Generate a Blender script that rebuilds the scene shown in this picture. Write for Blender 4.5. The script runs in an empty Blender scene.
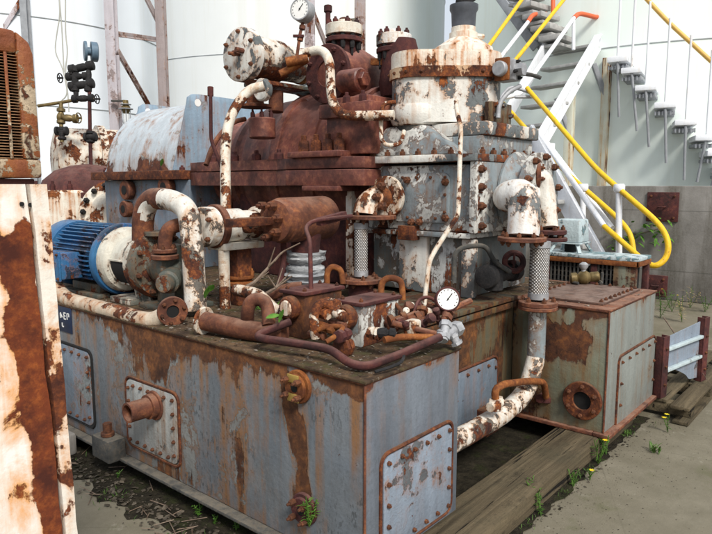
import bpy, bmesh, math, random
from mathutils import Vector, Matrix
random.seed(7)
sc = bpy.context.scene
COL = sc.collection
V = Vector
# ------------------------------------------------------------------ camera model (used to measure the place)
FW, FH, FL = 712, 534, 636.0
PIT, AZ, EYE = math.radians(7.35), math.radians(40.3), 1.75
CAM = V((0, 0, EYE))
cf = V((math.cos(AZ)*math.cos(PIT), math.sin(AZ)*math.cos(PIT), -math.sin(PIT)))
cr = V((math.sin(AZ), -math.cos(AZ), 0))
cu = cr.cross(cf)
def ray(u, v): return cf*FL + cr*(u-FW/2) - cu*(v-FH/2)
def P(u, v, x=None, y=None, z=None, d=None):
    r = ray(u, v)
    if x is not None: t = x/r.x
    elif y is not None: t = y/r.y
    elif z is not None: t = (z-EYE)/r.z
    else: t = d/FL
    return CAM + r*t
def Pc(u, v, cx, cy, R):
    r = ray(u, v)
    a = r.x**2+r.y**2; b = -2*(r.x*cx+r.y*cy); c = cx*cx+cy*cy-R*R
    disc = max(b*b-4*a*c, 0.0)
    return CAM + r*((-b-math.sqrt(disc))/(2*a))
X, Y, Z = V((1,0,0)), V((0,1,0)), V((0,0,1))

# ------------------------------------------------------------------ mesh helpers
def frame(ax):
    ax = V(ax).normalized()
    h = Z if abs(ax.z) < .9 else X
    e1 = h.cross(ax).normalized(); e2 = ax.cross(e1)
    return ax, e1, e2
class B:
    def __init__(s): s.bm = bmesh.new()
    def poly8(s, vs, bev=0, seg=2):
        b = s.bm; q = [b.verts.new(v) for v in vs]
        fs = [b.faces.new([q[i] for i in f]) for f in ((0,3,2,1),(4,5,6,7),(0,1,5,4),(1,2,6,5),(2,3,7,6),(3,0,4,7))]
        if bev:
            es = list({e for f in fs for e in f.edges})
            bmesh.ops.bevel(b, geom=es, offset=bev, segments=seg, profile=.5, affect='EDGES')
        return s
    def box(s, a, c, bev=.004):
        x0,x1 = sorted((a[0],c[0])); y0,y1 = sorted((a[1],c[1])); z0,z1 = sorted((a[2],c[2]))
        m = min(x1-x0, y1-y0, z1-z0)*.3
        return s.poly8([(x0,y0,z0),(x1,y0,z0),(x1,y1,z0),(x0,y1,z0),(x0,y0,z1),(x1,y0,z1),(x1,y1,z1),(x0,y1,z1)], min(bev, m))
    def bar(s, p, q, w, h, up=Z, bev=.003):
        p, q = V(p), V(q); d = (q-p).normalized(); up = V(up)
        if abs(d.dot(up)) > .95: up = X
        e1 = d.cross(up).normalized()*w/2; e2 = e1.cross(d).normalized()*h/2
        return s.poly8([p-e1-e2, p+e1-e2, p+e1+e2, p-e1+e2, q-e1-e2, q+e1-e2, q+e1+e2, q-e1+e2], min(bev, w*.3, h*.3))
    def ring(s, c, e1, e2, r, n, ph=0):
        return [s.bm.verts.new(c + e1*(r*math.cos(2*math.pi*i/n+ph)) + e2*(r*math.sin(2*math.pi*i/n+ph))) for i in range(n)]
    def skin(s, rings, cap0=True, cap1=True, close=False):
        n = len(rings[0]); k = len(rings)
        for a in range(k if close else k-1):
            A, Bq = rings[a], rings[(a+1) % k]
            for i in range(n):
                s.bm.faces.new((A[i], A[(i+1) % n], Bq[(i+1) % n], Bq[i]))
        if not close:
            if cap0: s.bm.faces.new(rings[0][::-1])
            if cap1: s.bm.faces.new(rings[-1])
        return s
    def lathe(s, prof, o, ax, n=32, cap0=True, cap1=True):
        ax, e1, e2 = frame(ax); o = V(o)
        return s.skin([s.ring(o+ax*t, e1, e2, max(r, 1e-4), n) for t, r in prof], cap0, cap1)
    def cyl(s, p, q, r0, r1=None, n=24, bev=.0):
        p, q = V(p), V(q); L = (q-p).length; r1 = r0 if r1 is None else r1
        b = min(bev, L*.3, r0*.3)
        pr = [(0, r0-b), (b, r0), (L-b, r1), (L, r1-b)] if b else [(0, r0), (L, r1)]
        return s.lathe(pr, p, q-p, n)
    def path(s, pts, fil):
        pts = [V(p) for p in pts]
        if len(pts) < 3: return pts
        out = [pts[0]]
        for i in range(1, len(pts)-1):
            a, b, c = pts[i-1], pts[i], pts[i+1]
            f1 = min(fil, (a-b).length*.48); f2 = min(fil, (c-b).length*.48)
            p0 = b+(a-b).normalized()*f1; p2 = b+(c-b).normalized()*f2
            for k in range(8):
                t = k/7; out.append(p0*(1-t)**2 + b*2*t*(1-t) + p2*t*t)
        out.append(pts[-1]); return out
    def tube(s, pts, r, n=12, fil=.06, cap=True, taper=None):
        pts = s.path(pts, fil)
        q = [pts[0]]
        for p in pts[1:]:
            if (p-q[-1]).length > 1e-4: q.append(p)
        pts = q; rings = []; e1 = None
        for i, p in enumerate(pts):
            d = (pts[min(i+1, len(pts)-1)]-pts[max(i-1, 0)]).normalized()
            if e1 is None: _, e1, e2 = frame(d)
            e1 = (e1 - d*e1.dot(d)).normalized(); e2 = d.cross(e1)
            rr = r if taper is None else r+(taper-r)*i/(len(pts)-1)
            rings.append(s.ring(p, e1, e2, rr, n))
        return s.skin(rings, cap, cap)
    def pipe(s, pts, r, ri, n=16, fil=.06):      # hollow at its last end
        s.tube(pts, r, n, fil); return s
    def tor(s, c, ax, R, r, n=28, m=8, a0=0, a1=2*math.pi):
        ax, e1, e2 = frame(ax); c = V(c); full = abs(a1-a0-2*math.pi) < 1e-3
        rings = []
        for i in range(n if full else n+1):
            t = a0+(a1-a0)*i/n; dd = e1*math.cos(t)+e2*math.sin(t)
            rings.append(s.ring(c+dd*R, dd, ax, r, m))
        return s.skin(rings, close=full)
    def prism(s, pts, ax, a0, a1, bev=0):
        def mk(p, a): return {'x': (a, p[0], p[1]), 'y': (p[0], a, p[1]), 'z': (p[0], p[1], a)}[ax]
        b = s.bm; lo = [b.verts.new(mk(p, a0)) for p in pts]; hi = [b.verts.new(mk(p, a1)) for p in pts]
        n = len(pts); fs = [b.faces.new(lo[::-1]), b.faces.new(hi)]
        for i in range(n): fs.append(b.faces.new((lo[i], lo[(i+1) % n], hi[(i+1) % n], hi[i])))
        if bev:
            bmesh.ops.bevel(b, geom=list({e for f in fs for e in f.edges}), offset=bev, segments=2, profile=.5, affect='EDGES')
        return s
    def annulus(s, c, ax, ri, ro, h, n=32):      # flange ring with a bore
        ax, e1, e2 = frame(ax); c = V(c); b = min(.004, h*.25)
        rs = [s.ring(c+ax*t, e1, e2, r, n) for t, r in ((0,ri),(0,ro-b),(b,ro),(h-b,ro),(h,ro-b),(h,ri))]
        return s.skin(rs, close=True)
def wloc(o):
    p = V((0,0,0))
    while o: p += o.location; o = o.parent
    return p
def tag(o, label=None, cat=None, group=None, kind=None):
    for k, v in (('label', label), ('category', cat), ('group', group), ('kind', kind)):
        if v: o[k] = v
    return o
def obj(name, b, mat, parent=None, label=None, cat=None, group=None, kind=None, ang=38):
    bm = b.bm
    bmesh.ops.recalc_face_normals(bm, faces=bm.faces)
    me = bpy.data.meshes.new(name)
    if parent: off = wloc(parent)
    else:
        xs = [v.co for v in bm.verts]
        off = V(((min(p.x for p in xs)+max(p.x for p in xs))/2, (min(p.y for p in xs)+max(p.y for p in xs))/2, min(p.z for p in xs)))
    for v in bm.verts: v.co -= off
    bm.to_mesh(me); bm.free()
    me.polygons.foreach_set('use_smooth', [True]*len(me.polygons))
    me.set_sharp_from_angle(angle=math.radians(ang))
    me.materials.append(mat)
    o = bpy.data.objects.new(name, me); COL.objects.link(o)
    if parent: o.parent = parent
    else: o.location = off
    return tag(o, label, cat, group, kind)
def thing(name, label, cat, loc, group=None):
    o = bpy.data.objects.new(name, None); COL.objects.link(o); o.location = loc; o.empty_display_size = .1
    return tag(o, label, cat, group)
HEX = {}
def bolt(parent, p, ax, r, h, mat, name='bolt'):
    if mat.name not in HEX:
        b = B(); b.lathe([(0,1),(.75,1),(1,.82),(1,.5),(1.45,.48),(1.5,.4)], (0,0,0), Z, 6)
        bmesh.ops.recalc_face_normals(b.bm, faces=b.bm.faces)
        me = bpy.data.meshes.new('bolt'); b.bm.to_mesh(me); b.bm.free(); me.materials.append(mat); HEX[mat.name] = me
    o = bpy.data.objects.new(name, HEX[mat.name]); COL.objects.link(o); o.parent = parent
    o.location = V(p)-wloc(parent)
    o.rotation_mode = 'QUATERNION'; o.rotation_quaternion = Z.rotation_difference(V(ax).normalized())
    o.scale = (r, r, h); return o
def bolts(parent, c, ax, R, n, r, h, mat, ph=.3):
    ax, e1, e2 = frame(ax)
    for i in range(n):
        t = 2*math.pi*i/n+ph
        bolt(parent, V(c)+e1*(R*math.cos(t))+e2*(R*math.sin(t)), ax, r, h, mat)
def dup(root, loc, label=None, rz=0):
    r = root.copy(); COL.objects.link(r); r.location = loc; r.rotation_euler.z = rz
    if label: r['label'] = label
    def rec(src, par):
        for ch in list(src.children):
            c = ch.copy(); COL.objects.link(c); c.parent = par; rec(ch, c)
    rec(root, r); return r

# ------------------------------------------------------------------ materials
class N:
    def __init__(s, name):
        s.m = bpy.data.materials.new(name); s.m.use_nodes = True
        s.t = s.m.node_tree; s.bsdf = s.t.nodes['Principled BSDF']
        g = s.t.nodes.new('ShaderNodeNewGeometry'); s.pos = g.outputs['Position']; s.nor = g.outputs['Normal']
    def put(s, sock, v):
        if hasattr(v, 'is_linked') or hasattr(v, 'links'): s.t.links.new(v, sock)
        elif isinstance(v, (tuple, list)): sock.default_value = tuple(v)+((1,) if len(v) == 3 and len(sock.default_value) == 4 else ())
        else: sock.default_value = v
    def math(s, op, a, b=0.0, clamp=False):
        n = s.t.nodes.new('ShaderNodeMath'); n.operation = op; n.use_clamp = clamp
        s.put(n.inputs[0], a); s.put(n.inputs[1], b); return n.outputs[0]
    def noise(s, scale, det=6, rough=.6, vec=None, dist=0, st=None):
        n = s.t.nodes.new('ShaderNodeTexNoise'); v = vec or s.pos
        if st:
            m = s.t.nodes.new('ShaderNodeVectorMath'); m.operation = 'MULTIPLY'; s.put(m.inputs[0], v); m.inputs[1].default_value = st; v = m.outputs[0]
        s.put(n.inputs['Vector'], v); s.put(n.inputs['Scale'], scale); s.put(n.inputs['Detail'], det)
        s.put(n.inputs['Roughness'], rough); s.put(n.inputs['Distortion'], dist); return n.outputs[0]
    def vor(s, scale, feat='F1', st=None):
        n = s.t.nodes.new('ShaderNodeTexVoronoi'); n.feature = feat; v = s.pos
        if st:
            m = s.t.nodes.new('ShaderNodeVectorMath'); m.operation = 'MULTIPLY'; s.put(m.inputs[0], v); m.inputs[1].default_value = st; v = m.outputs[0]
        s.put(n.inputs['Vector'], v); s.put(n.inputs['Scale'], scale); return n.outputs[0]
    def mr(s, v, a, b, c=0, d=1):
        n = s.t.nodes.new('ShaderNodeMapRange'); s.put(n.inputs[0], v)
        for i, q in enumerate((a, b, c, d)): s.put(n.inputs[i+1], q)
        return n.outputs[0]
    def mix(s, f, a, b, mode='MIX'):
        n = s.t.nodes.new('ShaderNodeMix'); n.data_type = 'RGBA'; n.blend_type = mode
        s.put(n.inputs[0], f); s.put(n.inputs[6], a); s.put(n.inputs[7], b); return n.outputs[2]
    def sep(s, v=None):
        n = s.t.nodes.new('ShaderNodeSeparateXYZ'); s.put(n.inputs[0], v or s.pos); return n.outputs
    def bump(s, h, st=.5, dist=.01):
        n = s.t.nodes.new('ShaderNodeBump'); s.put(n.inputs['Height'], h); n.inputs['Strength'].default_value = st; n.inputs['Distance'].default_value = dist
        s.put(s.bsdf.inputs['Normal'], n.outputs[0])
    def out(s, col, rough=.8, metal=0, spec=.35):
        s.put(s.bsdf.inputs['Base Color'], col); s.put(s.bsdf.inputs['Roughness'], rough); s.put(s.bsdf.inputs['Metallic'], metal)
        s.bsdf.inputs['Specular IOR Level'].default_value = spec
        return s.m
RUST = ((.026,.008,.006), (.125,.034,.014), (.38,.12,.028))
def rustcol(n, cols=RUST, s=9):
    a = n.noise(s, 8, .68); b = n.noise(s*4.3, 6, .7)
    c = n.mix(n.mr(a, .36, .62), cols[0], cols[1])
    return n.mix(n.math('MULTIPLY', n.mr(b, .46, .68), n.mr(a, .38, .64)), c, cols[2]), b
def peel(name, top, mid=None, rust=RUST, t=.6, m=.04, s=5, streak=.35, stain=.5, spots=.74, dirt=.45, zr=(), rough=.5, stcol=(.27,.11,.03), top2=None, blobs=(), run=.0, fleck=0, upr=0, hw=.15, dent=4, bs=.8):
    """flaking paint: top coat over an old coat over rust; t = threshold (lower = more rust)"""
    n = N(name)
    a = n.noise(s, 12, .66, dist=.35); st = n.noise(s*3.2, 7, .6, st=(1,1,.07)); big = n.noise(s*.32, 3, .55)
    bg = n.math('SUBTRACT', big, .5)
    v = n.math('ADD', n.math('MULTIPLY', a, 1-streak), n.math('MULTIPLY', st, streak))
    v = n.math('ADD', v, n.math('MULTIPLY', bg, .6)); v = n.math('ADD', v, n.mr(n.sep(n.nor)[2], -.1, -.95, 0, .07))
    x = n.sep()
    for (z0, z1, k) in zr: v = n.math('ADD', v, n.mr(x[2], z0, z1, 0, k))
    for (i, h0, z0, lean, rh, rz, k) in blobs:      # patches where the coat has come off, on a face (i = 0: along x, 1: along y)
        hh = n.math('SUBTRACT', n.math('SUBTRACT', x[i], h0), n.math('MULTIPLY', n.math('SUBTRACT', x[2], z0), lean))
        dd = n.math('ADD', n.math('POWER', n.math('ABSOLUTE', n.math('DIVIDE', hh, rh)), 2), n.math('POWER', n.math('ABSOLUTE', n.math('DIVIDE', n.math('SUBTRACT', x[2], z0), rz)), 2))
        v = n.math('ADD', v, n.mr(dd, .0, 1.7, k, 0))
    if upr: v = n.math('ADD', v, n.math('MULTIPLY', n.mr(n.sep(n.nor)[2], .2, 1), upr))
    sp = n.noise(s*9, 5, .7)
    rm = n.math('MAXIMUM', n.mr(v, t, t+.012), n.mr(sp, spots, spots+.02))
    b2 = n.noise(s*1.9, 12, .7, dist=.3)
    v2 = n.math('ADD', n.math('ADD', n.math('MULTIPLY', v, .5), n.math('MULTIPLY', b2, .5)), n.math('MULTIPLY', bg, .25))
    t2 = .60-m
    mm = n.mr(v2, t2, t2+.006)
    halo = n.math('MULTIPLY', n.math('MULTIPLY', n.mr(v, t-hw, t+.02), n.mr(st, .36, .6)), stain)
    tc = top if top2 is None else n.mix(n.mr(n.noise(s*.6, 4, .6), .4, .62), top, top2)
    dk = n.math('MULTIPLY', n.mr(n.noise(s*2.2, 9, .7, st=(1,1,.16)), .40, .72), dirt)
    tc = n.mix(dk, tc, tuple(q*.36 for q in top))
    tc = n.mix(n.math('MULTIPLY', n.mr(n.noise(s*14, 6, .75), .5, .75), dirt*.7), tc, tuple(q*.45 for q in top))
    c = n.mix(halo, tc, stcol)
    if run:
        r_ = n.noise(s*5, 4, .55, st=(1,1,.025)); r2 = n.noise(s*1.3, 5, .6, st=(1,1,.5))
        c = n.mix(n.math('MULTIPLY', n.math('MULTIPLY', n.mr(r_, .5, .68), n.mr(r2, .40, .6)), run), c, stcol)
    if fleck:
        fk = n.noise(s*20, 4, .6, st=(1,1,.42)); c = n.mix(n.math('MULTIPLY', n.mr(fk, .57, .60), n.math('MULTIPLY', n.mr(big, .42, .55), fleck)), c, tuple(q*.4 for q in top))
    if mid:
        mc = n.mix(n.mr(b2, .4, .65), mid, tuple(q*.5 for q in mid))
        ring = n.math('SUBTRACT', n.mr(v2, t2-.03, t2), n.mr(v2, t2+.004, t2+.03))
        c = n.mix(n.math('MULTIPLY', n.math('MAXIMUM', ring, 0), .55*min(1, stain+.2)), c, stcol)
        c = n.mix(mm, c, mc)
        c = n.mix(n.math('MULTIPLY', n.math('MULTIPLY', mm, n.mr(v2, t2+.03, t2)), .5), c, tuple(q*.5 for q in rust[1]))
    rc, rb = rustcol(n, rust, s*1.8)
    edge = n.math('MULTIPLY', n.mr(v, t-.014, t), n.math('SUBTRACT', 1, rm))
    c = n.mix(n.math('MULTIPLY', edge, .6), c, (.035,.02,.016))
    c = n.mix(rm, c, rc)
    h = n.math('ADD', n.math('MULTIPLY', n.math('SUBTRACT', 1, rm), .55), n.math('MULTIPLY', n.math('SUBTRACT', 1, mm), .35 if mid else 0))
    h = n.math('ADD', h, n.math('MULTIPLY', rb, .5)); h = n.math('ADD', h, n.math('MULTIPLY', a, 1.2)); h = n.math('ADD', h, n.math('MULTIPLY', n.noise(1.9, 2, .5), dent))
    n.bump(h, bs, .009)
    return n.out(c, n.mix(rm, (rough,)*3, (.88,)*3), 0, .4)
def rusty(name, cols, s=6, dust=None, bump=.7, moss=None, sheen=(.8,.9)):
    n = N(name); c, b = rustcol(n, cols, s)
    lo = n.noise(s*.35, 5, .6); c = n.mix(n.mr(lo, .38, .66, 0, .55), c, tuple(q*.5 for q in cols[1]))
    if dust:
        up = n.mr(n.sep(n.nor)[2], .35, .95)
        c = n.mix(n.math('MULTIPLY', up, n.mr(n.noise(s*1.4, 7, .7), .38, .6, .1, .8)), c, dust)
    if moss:
        c = n.mix(n.mr(n.noise(s*.8, 7, .7), .56, .66, 0, .8), c, moss)
    n.bump(n.math('ADD', b, n.math('MULTIPLY', n.noise(s*9, 4, .7), .5)), bump, .006)
    return n.out(c, n.mr(lo, .38, .62, *sheen), 0, .4)
def plain(name, col, rough=.5, var=.25, s=8, metal=0, spec=.4, bump=.15):
    n = N(name); a = n.noise(s, 7, .65)
    c = n.mix(n.mr(a, .35, .68, 0, 1), tuple(q*(1-var) for q in col), col)
    n.bump(n.noise(s*5, 4, .6), bump, .003)
    return n.out(c, n.mr(a, .3, .7, rough-.08, rough+.12), metal, spec)
M = {}
R2 = ((.03,.009,.005), (.14,.038,.013), (.42,.13,.028))
BR = (.17,.15,.125)
M['tank'] = peel('grey_flaking_tank_paint', (.165,.18,.195), (.30,.31,.305), rust=((.035,.014,.008),(.12,.046,.018),(.27,.105,.03)), t=.63, m=.03, s=3.2, streak=.5, stain=1, spots=.705, dirt=.6, zr=((.85,.96,.16),(.24,.1,.07)), top2=(.145,.17,.20), stcol=(.22,.10,.03), run=.85, fleck=.8,
    blobs=((1,1.97,.62,.22,.06,.26,.30),(1,1.62,.93,0,.16,.06,.22),(1,2.75,.88,.3,.7,.11,.16),(1,3.2,.78,0,.26,.14,.15),(1,1.95,.36,0,.09,.09,.25),(1,2.45,.55,.2,.06,.3,.1)))
M['tank_end'] = peel('grey_end_plate_paint', (.165,.19,.225), None, t=.655, s=3.6, streak=.35, stain=.8, spots=.715, dirt=.65, fleck=.35, zr=((.9,.965,.16),(.2,.1,.07)), top2=(.145,.165,.20), stcol=(.22,.10,.03), run=.3, blobs=((0,2.6,.85,0,.05,.12,.16),(0,2.42,.93,0,.12,.03,.14)))
M['cover'] = peel('pale_cover_paint', (.25,.30,.37), (.16,.175,.19), t=.655, m=.015, s=7, streak=.25, stain=.6, spots=.675, dirt=.45, run=.2)
M['cover_lt'] = peel('whitish_cover_paint', (.36,.37,.36), (.19,.2,.2), t=.64, m=.02, s=6, streak=.45, stain=.9, spots=.69, dirt=.55, run=.7, stcol=(.2,.1,.04))
M['bluepanel'] = peel('blue_grey_panel_paint', (.17,.215,.27), (.28,.31,.32), t=.655, m=.02, s=4, streak=.35, stain=.6, spots=.69, dirt=.6, run=.3)
M['ped'] = peel('rust_stained_pedestal_paint', (.10,.10,.07), (.22,.25,.25), t=.52, m=.02, s=3.4, streak=.6, stain=1, spots=.7, dirt=.7, rust=((.03,.014,.008),(.11,.042,.014),(.24,.09,.022)), stcol=(.16,.075,.02), run=.9)
M['tank2'] = peel('green_grey_tank_paint', (.22,.235,.19), (.17,.18,.17), rust=((.03,.012,.008),(.10,.036,.016),(.22,.08,.022)), t=.56, m=.01, s=3, streak=.35, stain=1, spots=.69, dirt=.55, zr=((.88,.965,.12),(.24,.15,.06)), top2=(.18,.19,.13), run=.8, stcol=(.17,.08,.025), blobs=((1,1.62,.72,0,.2,.14,.16),))
M['tank2s'] = peel('green_grey_front_paint', (.24,.26,.245), (.17,.19,.19), t=.635, m=.02, s=3.4, streak=.4, stain=.8, spots=.69, dirt=.45, zr=((.88,.965,.14),), run=.5, stcol=(.18,.09,.03))
M['white'] = peel('white_flaking_paint', (.74,.72,.66), BR, t=.59, m=.065, s=6.5, streak=.2, stain=.8, spots=.67, dirt=.5, run=.25, stcol=(.42,.2,.06))
M['white_rust'] = peel('white_paint_mostly_rusted', (.72,.68,.59), (.25,.2,.14), rust=R2, t=.54, m=.03, s=9, streak=.12, stain=.9, spots=.65, dirt=.3, stcol=(.42,.19,.06))
M['cap'] = peel('orange_stained_white_paint', (.80,.76,.66), (.27,.24,.19), t=.56, m=.025, s=6, streak=.45, stain=1, spots=.66, dirt=.3, stcol=(.48,.18,.04), rust=((.06,.02,.01),(.2,.062,.018),(.4,.13,.03)), run=.9)
M['house'] = peel('housing_grey_over_white', (.235,.275,.295), (.74,.74,.70), t=.635, m=.085, s=4.6, streak=.25, stain=.8, spots=.675, dirt=.6, rust=RUST, stcol=(.19,.085,.03), run=.65, zr=((1.82,1.88,.035),(1.52,1.44,.07)))
M['housew'] = peel('housing_white_over_grey', (.75,.74,.69), (.18,.20,.205), rust=R2, t=.595, m=.095, s=4.2, streak=.25, stain=.8, spots=.665, dirt=.4, stcol=(.4,.18,.06), run=.4)
M['column'] = peel('column_dark_grey_paint', (.13,.155,.155), (.66,.68,.67), t=.6, m=.06, s=3.2, streak=.55, stain=.7, spots=.7, dirt=.8, run=.5, stcol=(.13,.065,.025))
M['elbow'] = peel('bright_white_elbow_paint', (.78,.78,.76), (.26,.28,.28), t=.615, m=.035, s=6, streak=.2, stain=.8, spots=.67, dirt=.3, run=.3, stcol=(.42,.2,.06))
M['shroud'] = peel('pale_blue_cover_paint', (.50,.555,.60), (.55,.55,.52), rust=((.04,.014,.012),(.13,.045,.025),(.26,.09,.03)), t=.63, m=.03, s=3.4, streak=.35, stain=1, spots=.69, dirt=.45, run=.45, zr=((2.08,1.88,.17),))
M['shroud_end'] = peel('mid_blue_plate_paint', (.26,.36,.46), (.5,.55,.58), t=.62, m=.01, s=4, streak=.5, stain=.7, spots=.69, dirt=.45)
M['red'] = rusty('purple_brown_casing_rust', ((.04,.012,.010),(.19,.058,.042),(.40,.16,.085)), 4.5, dust=(.34,.18,.155), bump=.45, sheen=(.42,.7))
M['dred'] = rusty('dark_red_rust', ((.022,.008,.008),(.085,.022,.022),(.17,.05,.03)), 6, dust=(.17,.085,.07))
M['rust'] = rusty('brown_rust', RUST, 9, dust=(.2,.11,.06))
M['pipe'] = rusty('pipe_rust', ((.05,.018,.012),(.17,.058,.032),(.38,.14,.05)), 7, dust=(.28,.16,.11))
M['orange'] = rusty('orange_rust', ((.08,.022,.008),(.26,.08,.018),(.46,.19,.05)), 9)
M['bolt'] = rusty('bolt_rust', ((.04,.016,.01),(.14,.05,.022),(.3,.11,.04)), 22, bump=.4)
M['black'] = rusty('black_iron', ((.008,.008,.009),(.02,.02,.022),(.05,.04,.035)), 14)
M['darkgrey'] = rusty('weathered_dark_metal', ((.03,.032,.033),(.09,.09,.085),(.2,.15,.1)), 9, dust=(.16,.14,.11))
M['pump'] = peel('dark_olive_pump_paint', (.09,.10,.085), (.3,.3,.25), t=.56, m=.06, s=8, streak=.2, stain=.5, spots=.68, dirt=.5)
M['blue'] = peel('blue_motor_paint', (.022,.11,.27), (.03,.07,.13), t=.655, m=.03, s=7, streak=.2, stain=.5, spots=.70, dirt=.6, rough=.4, top2=(.045,.17,.34))
M['bell'] = peel('cream_bell_paint', (.62,.60,.52), (.25,.26,.22), t=.58, m=.06, s=8, streak=.2, stain=.6, spots=.68, dirt=.45)
M['yellow'] = peel('yellow_rail_paint', (.84,.53,.015), None, t=.69, s=9, streak=.2, stain=.5, spots=.70, dirt=.3, rough=.5, stcol=(.5,.22,.03), dent=0)
M['redrail'] = plain('orange_red_rail_paint', (.75,.14,.05), .45, .15, 12)
M['wpaint'] = peel('white_stair_paint', (.82,.85,.90), None, t=.71, s=5, streak=.5, stain=.4, spots=.735, dirt=.18, stcol=(.5,.36,.2), dent=0, run=.1)
M['tread'] = plain('weathered_tread_steel', (.45,.45,.44), .7, .35, 9)
M['greybar'] = plain('grey_steel_bar', (.35,.37,.4), .6, .25, 9)
M['brass'] = plain('tarnished_brass', (.24,.175,.075), .45, .5, 20, .5)
M['silver'] = plain('grey_galvanised_fitting', (.42,.43,.45), .55, .35, 25, .3)
M['glass'] = plain('frosted_lamp_glass', (.75,.78,.8), .2, .1, 10)
M['cloth'] = None
M['dark'] = plain('dark_void', (.012,.012,.012), .95, .2, 8)
M['bluegauge'] = plain('blue_grey_gauge_paint', (.12,.19,.26), .5, .35, 14)
M['dial'] = plain('white_dial_face', (.82,.82,.80), .35, .06, 30)
M['ink'] = plain('black_ink', (.02,.02,.02), .6, .1, 10)
M['plate'] = plain('navy_name_plate', (.012,.025,.07), .4, .3, 20)
M['teal'] = peel('teal_white_hood_paint', (.50,.60,.63), (.2,.34,.38), t=.67, m=.07, s=7, streak=.3, stain=.3, spots=.72, dirt=.45)
M['wood'] = None
def m_cloth():
    n = N('grey_wrapping_tape'); a = n.noise(7, 6, .6, st=(1,1,7))
    c = n.mix(n.mr(a, .35, .65), (.16,.17,.18), (.5,.52,.54)); n.bump(n.noise(9, 5, .6, st=(1,1,6)), 1, .02)
    return n.out(c, .75)
M['cloth'] = m_cloth()
def m_wood():
    n = N('weathered_timber'); g = n.noise(9, 9, .7, st=(.08,1.6,1.6), dist=.6); k = n.noise(4, 6, .6)
    c = n.mix(n.mr(g, .3, .68), (.04,.031,.019), (.165,.13,.08)); c = n.mix(n.mr(k, .5, .72, 0, .7), c, (.06,.055,.035))
    c = n.mix(n.mr(n.noise(6, 7, .7, st=(.5,1,1)), .56, .66, 0, .75), c, (.028,.024,.016)); c = n.mix(n.mr(n.noise(60, 4, .7), .55, .7, 0, .5), c, (.03,.025,.018)); cr = n.mr(n.noise(13, 6, .6, st=(.07,2.4,1), dist=.4), .61, .645); c = n.mix(cr, c, (.012,.01,.008))
    n.bump(n.math('SUBTRACT', g, n.math('MULTIPLY', cr, .6)), 1, .012); return n.out(c, .9, 0, .2)
M['wood'] = m_wood()
def m_ground():
    n = N('stained_concrete'); a = n.noise(.9, 8, .65); b = n.noise(7, 8, .7); f = n.noise(120, 4, .7)
    c = n.mix(n.mr(a, .36, .64), (.135,.12,.082), (.245,.222,.17)); c = n.mix(n.mr(b, .35, .75, 0, .6), c, (.11,.10,.07))
    c = n.mix(n.mr(f, .35, .7, 0, .5), c, (.15,.135,.1)); c = n.mix(n.mr(n.noise(2.1, 7, .7), .58, .68, 0, .5), c, (.10,.105,.05))
    c = n.mix(n.mr(n.noise(30, 3, .6), .69, .72, 0, .7), c, (.05,.042,.03)); c = n.mix(n.mr(n.noise(.55, 9, .72, dist=.6), .53, .66, 0, .6), c, (.085,.078,.05)); c = n.mix(n.mr(n.noise(3.3, 8, .72), .60, .66, 0, .45), c, (.33,.31,.25))
    cr = n.mr(n.vor(.55, 'DISTANCE_TO_EDGE'), .0, .003, .35, 0); c = n.mix(n.math('MULTIPLY', cr, n.mr(a, .45, .6)), c, (.05,.045,.03))
    n.bump(n.math('ADD', n.math('MULTIPLY', b, .6), n.math('MULTIPLY', f, .25)), .6, .01); return n.out(c, .92, 0, .2)
M['ground'] = m_ground()
def m_dirt():
    n = N('dirt_darkened_for_shade'); b = n.noise(14, 9, .75); v = n.noise(50, 5, .7)  # dirt colour darkened to stand in for the shade under the tank
    c = n.mix(n.mr(b, .35, .65), (.010,.009,.006), (.05,.042,.028)); c = n.mix(n.mr(n.noise(5, 6, .7), .52, .64, 0, .7), c, (.04,.05,.015))
    c = n.mix(n.mr(v, .66, .7, 0, .8), c, (.18,.16,.12)); n.bump(n.math('ADD', b, v), 1, .02); return n.out(c, .95, 0, .15)
M['dirt'] = m_dirt()
def m_top():
    n = N('mossy_rusty_top_plate'); c, b = rustcol(n, ((.035,.022,.015),(.10,.065,.04),(.2,.12,.06)), 6)
    c = n.mix(n.mr(n.noise(9, 8, .72), .5, .62, 0, .8), c, (.065,.06,.025)); c = n.mix(n.mr(n.noise(28, 5, .7), .6, .66, 0, .8), c, (.27,.24,.2))
    n.bump(n.math('ADD', b, n.noise(40, 5, .7)), .9, .01); return n.out(c, .9, 0, .2)
M['top'] = m_top()
def m_wall():
    n = N('aged_grey_concrete'); a = n.noise(1.2, 8, .65); s_ = n.noise(4, 7, .65, st=(1,1,.12)); f = n.noise(35, 5, .7)
    c = n.mix(n.mr(a, .35, .66), (.17,.16,.145), (.33,.315,.295)); c = n.mix(n.mr(s_, .46, .64, 0, .75), c, (.10,.09,.07)); c = n.mix(n.mr(f, .4, .75, 0, .35), c, (.30,.29,.28))
    x = n.sep(); j = n.math('ADD', n.mr(n.math('ABSOLUTE', n.math('SUBTRACT', n.math('FRACT', n.math('MULTIPLY', x[2], 1.1)), .5)), 0, .012, .6, 0), 0)
    c = n.mix(j, c, (.07,.07,.06)); n.bump(n.math('ADD', n.math('MULTIPLY', f, .4), a), .5, .015); return n.out(c, .93, 0, .2)
M['wall'] = m_wall()
def m_store(name, col, st=.55):
    n = N(name); a = n.noise(.5, 6, .6); s_ = n.noise(2.2, 7, .65, st=(1,1,.05)); c = n.mix(n.mr(a, .35, .68), tuple(q*.93 for q in col), col)
    c = n.mix(n.mr(s_, .5, .74, 0, st), c, (col[0]*.82, col[1]*.78, col[2]*.7)); n.bump(n.noise(3, 5, .6), .08, .01); return n.out(c, .55)
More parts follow.
